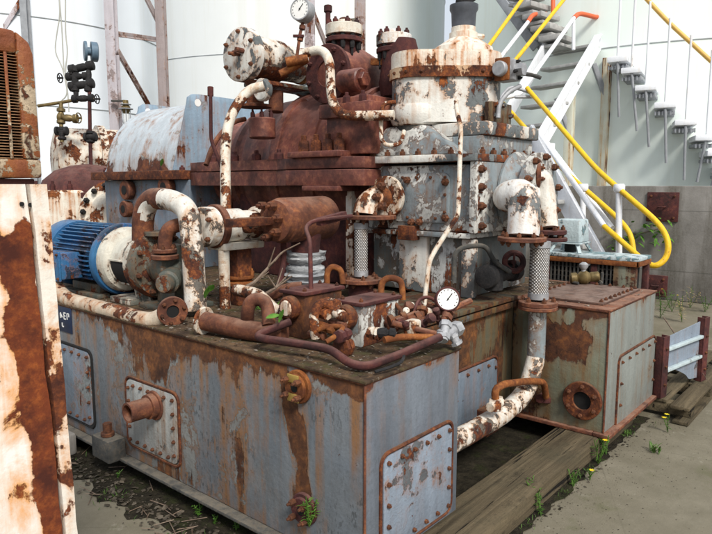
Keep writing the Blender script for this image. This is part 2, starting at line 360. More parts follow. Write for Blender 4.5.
M['storeA'] = m_store('pale_blue_tank_paint', (.82,.88,.95)); M['storeB'] = m_store('grey_white_tank_paint', (.78,.81,.82)); M['storeC'] = m_store('pale_mint_tank_paint', (.86,.955,.91))
M['seam'] = plain('weld_seam_grey', (.45,.48,.5), .7, .2)  # mid grey colour of the weld seam rings
M['steel'] = peel('lilac_grey_tower_paint', (.33,.28,.28), (.3,.2,.18), t=.59, m=.05, s=6, streak=.4, stain=.6, spots=.68, dirt=.35)
M['steelw'] = peel('pale_tower_paint', (.50,.47,.51), (.4,.33,.33), t=.64, m=.05, s=5, streak=.4, stain=.5, spots=.7, dirt=.25)
M['stainpost'] = peel('rust_streaked_post_paint', (.62,.64,.54), None, t=.6, s=4, streak=.75, stain=1, spots=.72, dirt=.3, stcol=(.5,.27,.08))
M['cab'] = peel('cabinet_white_peeling', (.84,.82,.77), None, t=.60, s=5.5, streak=.15, stain=1, spots=.745, dirt=.12, stcol=(.72,.30,.05), rust=((.055,.011,.005),(.17,.036,.009),(.32,.085,.016)), run=.5, hw=.17, dent=.6, bs=.38,
    blobs=((0,.752,1.08,-.05,.045,.6,.30),(0,.70,1.56,.0,.075,.08,.26),(0,.725,1.36,-.16,.05,.2,.22),(0,.70,1.66,0,.03,.05,-.2)))
M['cab2'] = peel('cabinet_post_orange', (.80,.75,.67), None, t=.545, s=8, bs=.4, hw=.12, streak=.08, stain=1, spots=.70, dirt=.2, stcol=(.62,.26,.06), rust=((.04,.01,.006),(.13,.035,.012),(.3,.085,.02)))
M['cabtop'] = peel('cabinet_brown_orange', (.24,.07,.026), (.70,.55,.38), t=.57, m=.075, s=7, streak=.3, stain=.8, spots=.66, dirt=.5, stcol=(.34,.12,.03), rust=((.04,.012,.007),(.11,.033,.012),(.24,.075,.02)))
M['slat'] = rusty('louvre_slat_rust', ((.16,.08,.04),(.38,.2,.1),(.6,.38,.2)), 10)
def m_braid():
    n = N('braided_steel_hose'); t = n.t
    x = n.sep(); ang = n.math('ADD', x[0], x[1])
    w = []
    for sg in (1, -1):
        q = n.math('ADD', n.math('MULTIPLY', x[2], 150), n.math('MULTIPLY', n.math('SUBTRACT', x[0], x[1]), 135*sg))
        w.append(n.math('ABSOLUTE', n.math('SINE', q)))
    h = n.math('MULTIPLY', w[0], w[1]); c = n.mix(n.mr(h, .05, .7), (.11,.095,.085), (.60,.60,.60)); c = n.mix(n.mr(n.noise(9, 6, .7), .5, .7, 0, .6), c, (.3,.22,.15))
    n.bump(h, .8, .006); return n.out(c, .45, .35)
M['braid'] = m_braid()
def m_leaf(name, c1, c2):
    n = N(name); c = n.mix(n.mr(n.noise(25, 3, .6), .35, .65), c1, c2); m = n.out(c, .6, 0, .3); return m
M['leaf'] = m_leaf('weed_leaf_green', (.03,.075,.01), (.085,.17,.028)); M['leaf2'] = m_leaf('bright_leaf_green', (.045,.125,.014), (.11,.25,.035)); M['twig'] = m_leaf('dry_twig', (.10,.065,.045), (.2,.15,.11)); M['petal'] = m_leaf('yellow_petal', (.75,.55,.01), (.8,.62,.03)); M['straw'] = m_leaf('dry_straw', (.28,.2,.09), (.4,.32,.16))
M['flake'] = m_leaf('paint_flake', (.05,.03,.02), (.26,.23,.19)); M['litter'] = m_leaf('ground_litter', (.02,.016,.01), (.12,.10,.075))
M['wire'] = plain('pale_wire', (.42,.42,.38), .6, .2)
M['edgep'] = peel('cream_pipe_paint', (.62,.52,.40), None, rust=R2, t=.575, s=7, streak=.2, stain=1, spots=.67, dirt=.5, stcol=(.4,.17,.06))
M['band'] = peel('rust_brown_band', (.62,.46,.3), None, rust=R2, t=.47, s=6, streak=.2, stain=1, spots=.66, dirt=.3, stcol=(.45,.16,.04))
M['lidm'] = rusty('mauve_brown_lid_rust', ((.05,.03,.025),(.13,.075,.058),(.24,.12,.07)), 7, dust=(.24,.17,.14))
SKYMIX, SKYSTR, SUNSTR, SUNANG = .6, .11, 3.6, 15
D = lambda u, v, d: P(u, v, d=d)
TX, TY = 1.913, 1.575
# ================================================================== SETTING
def sheet(name, x0, x1, y0, y1, z, mat, kind='structure', jag=0):
    b = B(); pts = []
    if jag:
        n = int((x1-x0)/.06)+1 if x1-x0 > y1-y0 else int((y1-y0)/.06)+1
        r_ = lambda: random.uniform(-jag, jag)
        if x1-x0 > y1-y0: per = [(x0+(x1-x0)*i/n, y0+r_()) for i in range(n+1)]+[(x1-(x1-x0)*i/n, y1+r_()) for i in range(n+1)]
        else: per = [(x1+r_(), y0+(y1-y0)*i/n) for i in range(n+1)]+[(x0+r_(), y1-(y1-y0)*i/n) for i in range(n+1)]
    else: per = [(x0,y0),(x1,y0),(x1,y1),(x0,y1)]
    b.bm.faces.new([b.bm.verts.new((p[0], p[1], z)) for p in per])
    return obj(name, b, mat, kind=kind)
sheet('ground', -300, 400, -300, 400, 0, M['ground'])
sheet('dirt_strip', 1.66, 4.9, 1.40, 7.2, .004, M['dirt'], jag=.07)
sheet('soil_edge', 2.2, 4.95, 1.30, 1.375, .008, M['dirt'], jag=.02)

# ================================================================== STORAGE TANKS FAR BEHIND
def polar(u, Dd):
    a = math.atan((u-356)/641.0); f2 = V((math.cos(AZ), math.sin(AZ), 0)); r2 = V((math.sin(AZ), -math.cos(AZ), 0))
    return (f2*math.cos(a)+r2*math.sin(a))*Dd
def store(lab, u, Dd, R, H, mat, seams):
    c = polar(u, Dd); t = thing('storage_tank', lab, 'storage tank', c)
    b = B(); b.lathe([(0, R), (H, R), (H+.6, R*.5), (H+.8, .1)], c, Z, 128); obj('shell', b, mat, t)
    for z in seams:
        b = B(); b.tor((c.x, c.y, z), Z, R+.002, .012, 128, 6); obj('weld_seam', b, M['seam'], t)
    b = B(); b.annulus((c.x, c.y, 0), Z, R-.05, R+.12, .14, 96); obj('base_ring', b, M['wall'], t)
    return c
cA = store('pale blue storage tank with a thin weld seam behind the two left tower posts', 30, 15.2, 2.85, 13, M['storeA'], (1.55, 3.1, 4.55, 7.4))
cB = store('grey white storage tank rising behind the turbine and its top valves', 290, 21.5, 5.02, 15, M['storeB'], (2.6, 5.0, 7.4))
RC = 4.9; cC = store('pale mint storage tank with steps climbing its curved side', 660, 17.2, RC, 14, M['storeC'], (1.2, 4.15, 7.1))

# concrete dike wall with two hatch plates
wx = 10.4
b = B(); b.box((wx, -14, 0), (wx+.35, 9.5, 1.735), .02); obj('dike_wall', b, M['wall'], label='low grey concrete dike wall stained along its top in front of the mint tank', cat='wall')
def wplate(u0, v0, u1, v1, lab):
    p, q = P(u0, v0, x=wx), P(u1, v1, x=wx)
    r = thing('hatch_plate', lab, 'metal plate', (wx, (p.y+q.y)/2, min(p.z, q.z)))
    b = B(); b.box((wx-.03, p.y, p.z), (wx-.002, q.y, q.z), .006); obj('plate', b, M['dred'], r)
    for yy in (p.y-.06 if p.y > q.y else p.y+.06, q.y+.06 if p.y > q.y else q.y-.06):
        for zz in (p.z-.06, q.z+.06): bolt(r, (wx-.03, yy, zz), -X, .02, .015, M['bolt'])
    b = B(); b.tube([(wx-.03, (p.y+q.y)/2+.05, (p.z+q.z)/2), (wx-.07, (p.y+q.y)/2+.05, (p.z+q.z)/2), (wx-.07, (p.y+q.y)/2-.05, (p.z+q.z)/2), (wx-.03, (p.y+q.y)/2-.05, (p.z+q.z)/2)], .009, 8, .02); obj('handle', b, M['dred'], r)
wplate(648, 192, 678, 222, 'dark brown square plate fixed high on the concrete wall')
wplate(645, 274, 667, 297, 'smaller dark red plate low on the concrete wall behind the tank corner')

# ================================================================== STEEL TOWERS (left)
def tower(lab, base, parts):
    t = thing('steel_tower', lab, 'tower', base)
    for nm, p, q, w, h, m in parts:
        b = B(); p, q = V(p), V(q)
        b.bar(p, q, w, h*.18, cf) if nm == 'brace' else None
        if nm == 'post':       # H section: web and two flanges
            e = cr; k = cf
            f2 = V((cf.x, cf.y, 0)).normalized()
            b.bar(p, q, w*.12, h*.9, f2); b.bar(p-f2*h/2, q-f2*h/2, w, h*.1, f2); b.bar(p+f2*h/2, q+f2*h/2, w, h*.1, f2)
        if nm == 'brace': b.bar(p+Z*h*.4, q+Z*h*.4, w*.2, h*.9, Z)
        obj(nm, b, m, t)
    return t
def vpost(u, v, d, top): 
    p = D(u, v, d); return (p.x, p.y, 0), (p.x, p.y, top)
W_ = .145
p1 = vpost(114, 80, 10.2, 9); p2 = vpost(162.5, 60, 11.2, 9)
def on(pp, v, d):   # point on a post at picture height v
    u = pp; return D(u, v, d)
tw = tower('rusty steel tower of two posts and braces in front of the pale blue tank', p1[0], [
    ('post', *p1, .15, .16, M['steelw']), ('post', *p2, .15, .16, M['steel']),
    ('brace', D(117, 35, 10.2), D(160, 41, 11.2), .07, .07, M['steel']), ('brace', D(118, 52, 10.2), D(149, 106, 10.9), .08, .08, M['steel']),
    ('brace', D(143, -8, 10.9), D(162, 30, 11.2), .08, .08, M['steel']), ('brace', D(117, 140, 10.2), D(162, 143, 11.2), .07, .07, M['steel'])])
p3 = vpost(25, 10, 10.5, 9); p4 = vpost(-32, 10, 10.5, 9)
tower('grey tower post with a lilac diagonal brace behind the louvred cabinet', p3[0], [
    ('post', *p3, .11, .12, M['greybar']), ('post', *p4, .11, .12, M['greybar']), ('brace', D(-8, 48, 10.5), D(23, -2, 10.5), .07, .07, M['steelw'])])
p5 = vpost(310, 50, 11, 9); p6 = vpost(360, 20, 11.6, 9)
tower('lilac white tower posts standing behind the turbine top valve', p5[0], [
    ('post', *p5, .17, .17, M['steelw']), ('post', *p6, .2, .18, M['steel']),
    ('brace', D(310, 5, 11), D(327, 48, 11.3), .08, .08, M['steel']), ('brace', D(318, -20, 11), D(358, -16, 11.6), .08, .08, M['steel'])])
# wires
for lab, pts in (('pale loose wire hanging in a bulge beside the gauge stand', [(59,-6),(60,16),(57,32),(54.5,52),(62,66),(65,78),(68,95),(60,102)]),
                 ('thin straight grey wire hanging behind the gauge stand', [(65.5,-6),(65.5,35),(68,52),(65,70),(68,95),(69,112)]),
                 ('short pale wire hanging between the bulging and the straight one', [(59,-6),(62,30),(63,52),(64,72)])):
    b = B(); b.tube([D(u, v, 8.6) for u, v in pts], .008, 6, .12); obj('hanging_wire', b, M['wire'], label=lab, cat='wire')
# lamp on the tower post
c = D(126, 112, 10); t = thing('bulkhead_lamp', 'caged glass lamp on a bracket beside the tower post', 'lamp', c)
s = 10/636
b = B(); b.lathe([(-.01, 2.2*s), (.04, 4*s), (.10, 4.4*s), (.12, 3*s), (.2, 2.6*s)], c+Z*(-.02), Z, 20); obj('lamp_housing', b, M['brass'], t)
b = B(); b.lathe([(-.21, .6*s), (-.19, 2*s), (-.12, 2.9*s), (-.01, 3*s)], c-Z*.02, Z, 20); obj('glass_globe', b, M['glass'], t)
b = B(); b.annulus(c+Z*.04, Z, 3*s, 7*s, .015, 24); b.annulus(c+Z*.11, Z, 2*s, 5.4*s, .012, 24)
for i in range(6):
    a = i*math.pi/3; e = V((math.cos(a), math.sin(a), 0)); b.tube([c+e*4.6*s+Z*.05, c+e*4.4*s-Z*.14, c+e*1*s-Z*.24], .006, 6, .05)
obj('cage', b, M['greybar'], t)
b = B(); b.bar(D(112, 101, 10.1), D(126, 101, 10), .05, .03); obj('bracket', b, M['darkgrey'], t)

# ================================================================== STAIRS AND STEPS (right)
fl = thing('stairway', 'white steel stairway with yellow handrails crossing the concrete wall', 'stairs', D(560, 200, 9))
def tb(par, name, pts, r, mat, fil=.15, n=10):
    b = B(); b.tube(pts, r, n, fil); return obj(name, b, mat, par)
S1, S2 = D(598, 42, 11.3), D(530, 160, 9.2)
T1, T2 = D(556, 30, 11.9), D(500, 128, 9.9)
b = B(); b.bar(S1, S2, .05, .24); b.bar(S1+Z*.12, S2+Z*.12, .13, .02); b.bar(S1-Z*.12, S2-Z*.12, .13, .02); obj('stringer', b, M['wpaint'], fl)
b = B(); b.bar(T1, T2, .05, .24); obj('stringer', b, M['wpaint'], fl)
for i in range(6):
    f = .04+i*.175
    p, q = S1.lerp(S2, f), T1.lerp(T2, f); q = V((q.x, q.y, p.z))
    b = B(); b.bar(p, q, .26, .05, Z, .006); obj('tread', b, M['tread'], fl)
# platform and its legs
b = B(); pl = D(603, 42, 11.6); b.bar(D(560, 37, 12.2), D(610, 43, 11.5), .7, .07, Z); obj('platform', b, M['wpaint'], fl)
for (u, v0, v1, d) in ((571, 92, 190, 11.25), (608, 58, 190, 11.2)):
    p = D(u, v0, d); b = B(); b.box((p.x-.07, p.y-.07, 0), (p.x+.07, p.y+.07, p.z), .004); obj('support_post', b, M['stainpost'], fl)
    b = B(); b.bar(p-Z*.7, p+(-cr)*.25+Z*(-.1), .08, .08); obj('brace', b, M['greybar'], fl)
# lower flight going down right
b = B(); L1, L2 = D(528, 132, 8.6), D(612, 285, 7.2); b.bar(L1, L2, .05, .26); obj('stringer', b, M['wpaint'], fl)
b = B(); K1, K2 = D(500, 140, 9.2), D(560, 262, 7.9); b.bar(K1, K2, .05, .26); obj('stringer', b, M['wpaint'], fl)
for i in range(7):
    f = .08+i*.14; p, q = L1.lerp(L2, f), K1.lerp(K2, f); q = V((q.x, q.y, p.z))
    b = B(); b.bar(p, q, .26, .05, Z, .006); obj('tread', b, M['tread'], fl)
b = B(); p = D(548, 170, 8.5); b.box((p.x-.06, p.y-.06, 0), (p.x+.06, p.y+.06, p.z+.35)); obj('support_post', b, M['wpaint'], fl)
# yellow rails
tb(fl, 'handrail', [D(500,100,9.2), D(563,170,8.3), D(619,219,7.5), D(631,234,7.35), D(634,254,7.3)], .031, M['yellow'], .3)
tb(fl, 'handrail', [D(527,88,8.6), D(597,170,7.4), D(660,224,6.7), D(669,242,6.6), D(667,258,6.6), D(656,267,6.6), D(646,263,6.7), D(604,226,7.3)], .031, M['yellow'], .22)
tb(fl, 'handrail', [D(488,47,9.6), D(526,-6,10.6)], .031, M['yellow'])
tb(fl, 'handrail', [D(514,62,9.2), D(570,-8,10.4)], .031, M['yellow'])
tb(fl, 'mid_rail', [D(540,135,8.6), D(604,226,7.3)], .034, M['wpaint'])
tb(fl, 'mid_rail', [D(545,140,9), D(612,228,7.6)], .034, M['wpaint'])
for u, v0, v1, d in ((583,188,262,7.95), (619,189,262,7.15)):
    tb(fl, 'rail_post', [D(u, v0, d), D(u, v1, d)], .036, M['wpaint'])
    b = B(); b.lathe([(0,.05),(.02,.062),(.07,.062),(.09,.05)], D(u, v0+3, d), Z, 16); obj('clamp', b, M['wpaint'], fl)
# white rails with orange-red ends along the upper flight
tb(fl, 'white_rail', [D(500,98,9.0), D(519,95,9.1), D(574,18,11.0)], .034, M['wpaint'], .1)
tb(fl, 'rail_end', [D(574,18,11.0), D(579,13,11.1), D(599,18,11.3), D(603,12,11.4), D(604,-6,11.4)], .04, M['redrail'], .12)
tb(fl, 'white_rail', [D(500,58,10.2), D(528,22,11.2)], .034, M['wpaint'], .1)
tb(fl, 'rail_end', [D(528,22,11.2), D(533,14,11.3), D(546,14,11.4)], .04, M['redrail'], .12)
tb(fl, 'rail_end', [D(553,12,11.6), D(553,-6,11.6)], .04, M['redrail'], .12)
tb(fl, 'rail_post', [D(573.5,20,11.0), D(573.5,50,11.0)], .03, M['wpaint'])
# grey hand loop at the foot of the white rail
tb(fl, 'rail_loop', [D(498,116,8.4), D(500,98,8.5), D(510,86,8.6), D(532,93,8.6), D(536,97,8.6), D(515,97,8.6)], .022, M['silver'], .1)
# spiral steps on the mint tank
st = thing('spiral_steps', 'bracket steps with hanging bars climbing the side of the mint tank', 'stairs', Pc(650, 100, cC.x, cC.y, RC))
for i, (u, v, u2, v2) in enumerate([(621,62,619,117),(634,73,637,131),(647,90,649,147),(665,107,666,163),(684,124,684,180),(703,139,697,182),(714,154,711,190),(727,170,727,205)]):
    p = Pc(u, v, cC.x, cC.y, RC+.35); q = Pc(u, v, cC.x, cC.y, RC); rad = V((p.x-cC.x, p.y-cC.y, 0)).normalized(); tg = Z.cross(rad)
    cpt = V((cC.x, cC.y, p.z))+rad*(RC+.34)
    b = B(); b.bar(cpt-tg*.16, cpt+tg*.16, .66, .09, Z, .008); sp = obj('step', b, M['wpaint'], st)
    b = B(); b.bar(cpt-tg*.15-Z*.11-rad*.1, cpt+tg*.15-Z*.11-rad*.1, .5, .05, Z, .004)
    for k in range(6): b.bar(cpt+tg*(-.14+.056*k)-Z*.09+rad*.27, cpt+tg*(-.14+.056*k)-Z*.16+rad*.27, .02, .02)
    obj('grating', b, M['greybar'], sp)
    b = B(); o = cpt+rad*.3; e = Pc(u2, v2, cC.x, cC.y, RC+.5); b.tube([o, V((e.x, e.y, e.z))], .022, 8); obj('hanging_bar', b, M['greybar'], sp)
    b = B(); b.tube([o+Z*.04, o+Z*1.35], .02, 8); obj('baluster', b, M['wpaint'], sp)
hp = [Pc(u, v, cC.x, cC.y, RC+.62) for u, v in ((642,-6),(668,22),(688,40),(712,62),(740,88))]
b = B(); b.tube(hp, .035, 10, .3); obj('handrail', b, plain('faded_orange_yellow', (.78,.48,.12), .5, .2), st)
for i, (u, v) in enumerate([(526,-2),(532,8),(541,18),(549,30),(557,40)]):
    p = Pc(u, v, cC.x, cC.y, RC+.4); rad = V((p.x-cC.x, p.y-cC.y, 0)).normalized(); tg = Z.cross(rad)
    b = B(); b.bar(p-tg*.2, p+tg*.2, .6, .09, Z, .008); b.bar(p-tg*.2-Z*.13, p+tg*.2-Z*.13, .5, .05, Z); obj('step', b, M['tread'], st)
for k in range(3):
    b = B(); a0 = Pc(500-k*5+2, -6, cC.x, cC.y, RC+.6) if 0 else D(497+k*7, -6, 12.5); b.bar(a0, D(536+k*7, 48, 12), .05, .16); obj('stringer', b, M['greybar'] if k < 2 else M['wpaint'], st)
# ================================================================== OIL TANK (front)
TB, TT, TW = .125, .955, 2.63
ot = thing('oil_tank', 'long low grey oil tank with rust streaks and flaking paint in the foreground', 'oil tank', (TX, TY, TB))
b = B(); b.box((TX, TY, TB), (TW, 7.2, TT), .006); obj('body', b, M['tank'], ot)
b = B(); b.box((TX+.004, TY-.005, TB+.004), (TW-.002, TY-.0005, TT-.002), .002); obj('end_plate', b, M['tank_end'], ot, label='smoother grey end plate of the tank')
b = B(); b.box((TX-.012, TY-.014, TT+.001), (TW+.006, 7.2, TT+.014), .004); obj('top_plate', b, M['top'], ot)
b = B(); b.tube([(TX, 7.2, TT), (TX, TY, TT), (TW, TY, TT)], .008, 8, .02); b.tube([(TX, TY, TT), (TX, TY, TB)], .006, 8); obj('weld_bead', b, M['pipe'], ot)
b = B(); b.box((TX-.055, TY-.03, .105), (TX+.1, 7.2, TB-.002), .004); b.box((TX-.055, TY-.03, .108), (TW+.01, TY+.1, TB-.004), .004); obj('bottom_rail', b, M['darkgrey'], ot)
def cover(par, plane, a, u0v0, corners, mat, nb, thick=.012, name='inspection_cover', r=.05, lab=None, frame_mat=None):
    """bolted cover on a face; corners = picture points of its four corners, kept upright and rectangular on the face"""
    pts = [P(u, v, **{plane: a}) for u, v in corners]
    k = 1 if plane == 'x' else 0
    h0, h1 = min(p[k] for p in pts), max(p[k] for p in pts)
    z0 = (pts[2].z+pts[3].z)/2; z1 = (pts[0].z+pts[1].z)/2
    def rr(h0, h1, z0, z1, r):
        o = []
        for cx, cz, s in ((h1-r, z1-r, 0), (h0+r, z1-r, 1), (h0+r, z0+r, 2), (h1-r, z0+r, 3)):
            for i in range(5):
                t = math.pi/2*(s+i/4); o.append((cx+r*math.cos(t), cz+r*math.sin(t)))
        return o
    b = B(); b.prism(rr(h0, h1, z0, z1, r), plane, a-thick, a-.001, .003); c = obj(name, b, mat, par, lab)
    if frame_mat:
        b = B(); q = rr(h0-.012, h1+.012, z0-.012, z1+.012, r); q.append(q[0])
        b.tube([((a-.004, p[0], p[1]) if plane == 'x' else (p[0], a-.004, p[1])) for p in q], .009, 6, .001); obj('gasket', b, frame_mat, c)
    m = .03; per = []
    L = 2*((h1-h0)+(z1-z0)-4*m)
    for i in range(nb):
        s = L*i/nb; w, hh = h1-h0-2*m, z1-z0-2*m
        if s < w: q = (h0+m+s, z1-m)
        elif s < w+hh: q = (h1-m, z1-m-(s-w))
        elif s < 2*w+hh: q = (h1-m-(s-w-hh), z0+m)
        else: q = (h0+m, z0+m+(s-2*w-hh))
        p = (a-thick, q[0], q[1]) if plane == 'x' else (q[0], a-thick, q[1])
        bolt(c, p, -X if plane == 'x' else -Y, .011, .012, M['bolt'])
    return c, h0, h1, z0, z1
c1, *_ = cover(ot, 'x', TX, 0, ((128.6,376.7),(177.7,397),(178.7,464),(130.5,442.5)), M['cover_lt'], 20, frame_mat=M['rust'])
p = P(155, 405, x=TX-.012)
b = B(); b.annulus(p, -X, .052, .085, .014); b.tube([p, p-X*.05], .07, 24)
rs = []
ax, e1, e2 = frame(-X)
rs = [b.ring(p+ax*t, e1, e2, r, 24) for t, r in ((.01,.056),(.17,.056),(.17,.044),(.02,.044))]
b.skin(rs, close=True); obj('pipe_stub', b, M['pipe'], c1)
b = B(); b.cyl(p-X*.03, p-X*.032, .043); obj('bore', b, M['dark'], c1)
cover(ot, 'x', TX, 0, ((62,344),(91,352),(92,425),(64,412)), M['bluepanel'], 16, frame_mat=M['dark'])
cover(ot, 'y', TY-.005, 0, ((382,449.6),(445,432),(448.5,519.6),(384,541)), M['cover'], 18, frame_mat=M['rust'])
# two bolted flanges on the long side
def side_flange(p, ax, R, mat, pm, lab, nb=4, par=ot):
    b = B(); b.annulus(p, ax, R*.3, R, .02, 28); b.annulus(V(p)+V(ax)*.02, ax, R*.28, R*.8, .018, 28); f = obj('flange', b, mat, par, lab)
    b = B(); b.lathe([(.0385, R*.26), (.039, R*.2)], p, ax, 20); b.lathe([(.018, R*.29), (.02, R*.28)], p, ax, 20); obj('bore', b, M['dark'], f)
    if pm:
        c = V(p)+V(ax)*.039
        for z0, z1 in ((-.8,-.33),(.33,.8)):
            b = B(); b.box((c.x, c.y-R*.45, c.z+R*z0), (c.x-.008, c.y+R*.45, c.z+R*z1), .002); obj('strap', b, pm, f)

    bolts(f, V(p)+V(ax)*.04, ax, R*.66, nb, R*.19, .03, M['bolt'], .75)
    return f
side_flange(P(300, 386, x=TX-.001), -X, .076, M['orange'], plain('ochre_paint', (.42,.28,.07), .6, .4, 20), 'orange round flange with ochre straps')
side_flange(P(306, 508, x=TX-.001), -X, .075, M['dred'], None, 'dark corroded drain flange')
b = B()   # long rust run between the flanges, a thin flaked layer of its own
# name plate with white marks
q0 = P(62.5, 318, x=TX-.003); b = B(); b.box((TX-.006, q0.y-.13, q0.z-.09), (TX-.0015, q0.y+.06, q0.z+.085), .001); npl = obj('name_plate', b, M['plate'], ot)
b = B()
def stroke(y0, z0, y1, z1): b.bar((TX-.0075, q0.y+y0, q0.z+z0), (TX-.0075, q0.y+y1, q0.z+z1), .0025, .008, Z if abs(z1-z0) < abs(y1-y0) else Y, .0)
for s_ in ((.02,.035,-.005,.005),(.02,.0,.02,.03),(-.03,.04,-.03,-.0),(-.03,.04,-.055,.04),(-.03,.02,-.052,.02),(-.03,0,-.055,0),(-.075,.04,-.075,0),(-.075,.04,-.1,.04),(-.1,.04,-.1,.02),(.0,-.03,.0,-.055),(.0,-.055,-.02,-.055)): stroke(*s_)
obj('white_lettering', b, M['dial'], npl)
# foot block
c = V((1.832, 3.55, .105)); ft = thing('foot_block', 'grey steel foot block with a rusty bolt at the bottom of the tank side', 'foot block', c)
b = B(); b.box((1.785, 3.43, .108), (1.9, 3.63, .245), .01); obj('block', b, M['darkgrey'], ft)
b = B(); b.cyl((1.84, 3.53, .245), (1.84, 3.53, .27), .04, n=20, bev=.004); b.cyl((1.84, 3.53, .269), (1.84, 3.53, .325), .027, n=6); obj('bolt', b, M['bolt'], ft)
b = B(); b.box((1.66, 3.95, .005), (1.85, 6.8, .15), .02); obj('plinth', b, M['wall'], label='concrete plinth strip beside the rear of the oil tank', cat='plinth')

# ================================================================== MACHINE BASE
mb = thing('machine_base', 'rust stained steel base under the grey housing behind the oil tank', 'machine base', (3.3, 1.99, .13))
b = B(); b.box((TW+.004, 1.99, .13), (5.0, 7.2, .955), .008); obj('body', b, M['ped'], mb)
b = B(); b.box((TW+.012, 1.992, .956), (5.0, 7.2, .968), .003); obj('top_plate', b, M['top'], mb)
b = B(); b.box((2.75, 1.945, .968), (4.02, 2.6, .995), .004); b.box((2.75, 1.955, .915), (4.02, 1.989, .955), .004); obj('rim', b, M['ped'], mb)
cover(mb, 'y', 1.99, 0, ((452,372),(492,362),(494,432),(452,446)), M['bluepanel'], 14, frame_mat=M['rust'])
b = B(); b.box((3.55, 1.9, .13), (3.72, 1.988, .3), .006); obj('foot', b, M['rust'], mb)

# ================================================================== RIGHT TANK
T2 = 4.04; T2Y = 1.33
t2 = thing('drain_tank', 'green grey rusted box tank with a round open flange at the right end', 'tank', (T2, T2Y, .15))
b = B(); b.box((T2, T2Y, .155), (5.03, 1.985, .955), .006); obj('body', b, M['tank2'], t2)
b = B(); b.box((T2+.004, T2Y-.004, .16), (5.026, T2Y-.0005, .953), .002); obj('front_plate', b, M['tank2s'], t2)
b = B(); b.box((T2-.008, T2Y-.012, .956), (5.045, 2.4, .968), .004); obj('top_plate', b, M['pipe'], t2)
b = B(); b.box((4.15, 1.41, .9685), (4.93, 1.93, .985), .004); lid = obj('lid', b, M['lidm'], t2)
for i in range(9):
    bolt(lid, (4.19+i*.088, 1.435, .985), Z, .013, .014, M['bolt'])
    bolt(lid, (4.19+i*.088, 1.905, .985), Z, .013, .014, M['bolt'])
for i in range(4): bolt(lid, (4.90, 1.52+i*.1, .985), Z, .013, .014, M['bolt'])
b = B(); b.tube([(T2, 1.985, .955), (T2, T2Y, .955), (5.03, T2Y, .955)], .008, 8, .02); b.tube([(T2, T2Y, .955), (T2, T2Y, .16)], .007, 8); obj('weld_bead', b, M['pipe'], t2)
b = B(); b.box((T2-.03, T2Y-.05, .132), (5.06, T2Y+.06, .156), .004); b.box((T2-.03, T2Y+.063, .132), (T2+.06, 1.98, .156), .004); obj('bottom_rail', b, M['pipe'], t2)
cover(t2, 'y', T2Y-.004, 0, ((619,355),(650,342),(650,404),(619,424)), M['tank2s'], 16, frame_mat=M['rust'])
p = P(583, 400, x=T2-.001)
b = B(); b.annulus(p, -X, .062, .128, .028, 36); f = obj('flange', b, M['rust'], t2, 'big round rusty flange with an open bore')
b = B(); b.cyl(p-X*.002, p-X*.006, .066); obj('bore', b, M['dark'], f)
bolts(f, p-X*.028, -X, .097, 6, .014, .02, M['bolt'], .5)
# brass valve lying on the lid
p = P(583, 282, z=1.0); bv = thing('brass_valve', 'small weathered brass valve standing on the brown lid of the right tank', 'valve', (p.x, p.y, .986))
c = V((p.x, p.y, 1.0))
b = B(); b.lathe([(-.1,.03),(-.09,.045),(-.05,.045),(-.04,.03),(-.02,.05),(.02,.055),(.05,.035),(.06,.04),(.11,.04),(.12,.03)], c+Z*.035, V((.5,-.86,.1)), 16); obj('body', b, M['brass'], bv)
b = B(); b.cyl(c+Z*.05, c+Z*.1, .018, n=12); b.lathe([(0,.02),(.02,.034),(.04,.034),(.055,.015)], c+Z*.1, Z, 14); obj('bonnet', b, M['silver'], bv)
b = B(); b.tor(c+V((.02,-.02,.0)), Z, .11, .012, 20, 6, 0, 4.5); b.cyl(c+V((.13,-.1,-.01)), c+V((.13,-.1,.07)), .012, n=8); obj('strap', b, M['darkgrey'], bv)

# mesh guard behind the right tank, with the small hood standing on it
g = thing('mesh_guard', 'rusty box guard with wire mesh sides and a pale flaking lid behind the right tank', 'guard', (5.35, 1.9, .6))
GX0, GX1, GY0, GY1, GT = 5.12, 5.43, 1.5, 2.26, 1.19
b = B(); b.box((GX0-.02, GY0-.02, GT-.028), (GX1, GY1+.02, GT), .005); obj('lid', b, M['teal'], g)
b = B(); b.box((GX0-.022, GY0-.022, GT-.07), (GX0-.004, GY1+.02, GT-.03), .004); b.box((GX0-.022, GY0-.022, GT-.07), (GX1, GY0-.004, GT-.03), .004); obj('lid_edge', b, M['orange'], g)
for yy in (GY0, GY0+.3, GY1-.06):
    b = B(); b.box((GX0-.008, yy, .15), (GX0+.04, yy+(.17 if yy == GY0 else .05), GT-.071), .004); obj('post', b, M['tank2'] if yy == GY0 else M['dred'], g)
b = B(); b.box((GX0+.25, GY0-.015, .13), (GX0+.30, GY0+.03, GT-.071), .004); obj('post', b, M['dred'], g)
b = B()
for i in range(18):
    yy = GY0+.16+i*.033
    if yy < GY1: b.bar((GX0+.01, yy, .7), (GX0+.01, yy, GT-.06), .012, .012, X, .0)
for i in range(12): b.bar((GX0+.02, GY0+.16, .72+i*.04), (GX0+.02, GY1-.02, .72+i*.04), .007, .01, Z, 0)
obj('mesh', b, M['darkgrey'], g)
b = B(); b.box((GX0+.06, GY0+.05, .2), (GX1-.05, GY1-.04, GT-.08)); obj('dark_infill', b, M['dark'], g)  # plain dark box filling the guard behind the mesh
b = B(); b.lathe([(0,.012),(0,.035),(.012,.035),(.016,.01)], P(587, 262, x=GX0-.004), -X, 16); obj('round_lock', b, M['silver'], g)
hc = P(590, 249, z=GT); hd = thing('motor_hood', 'small teal and white metal hood on splayed legs standing on the mesh guard', 'hood', (hc.x, hc.y, GT))
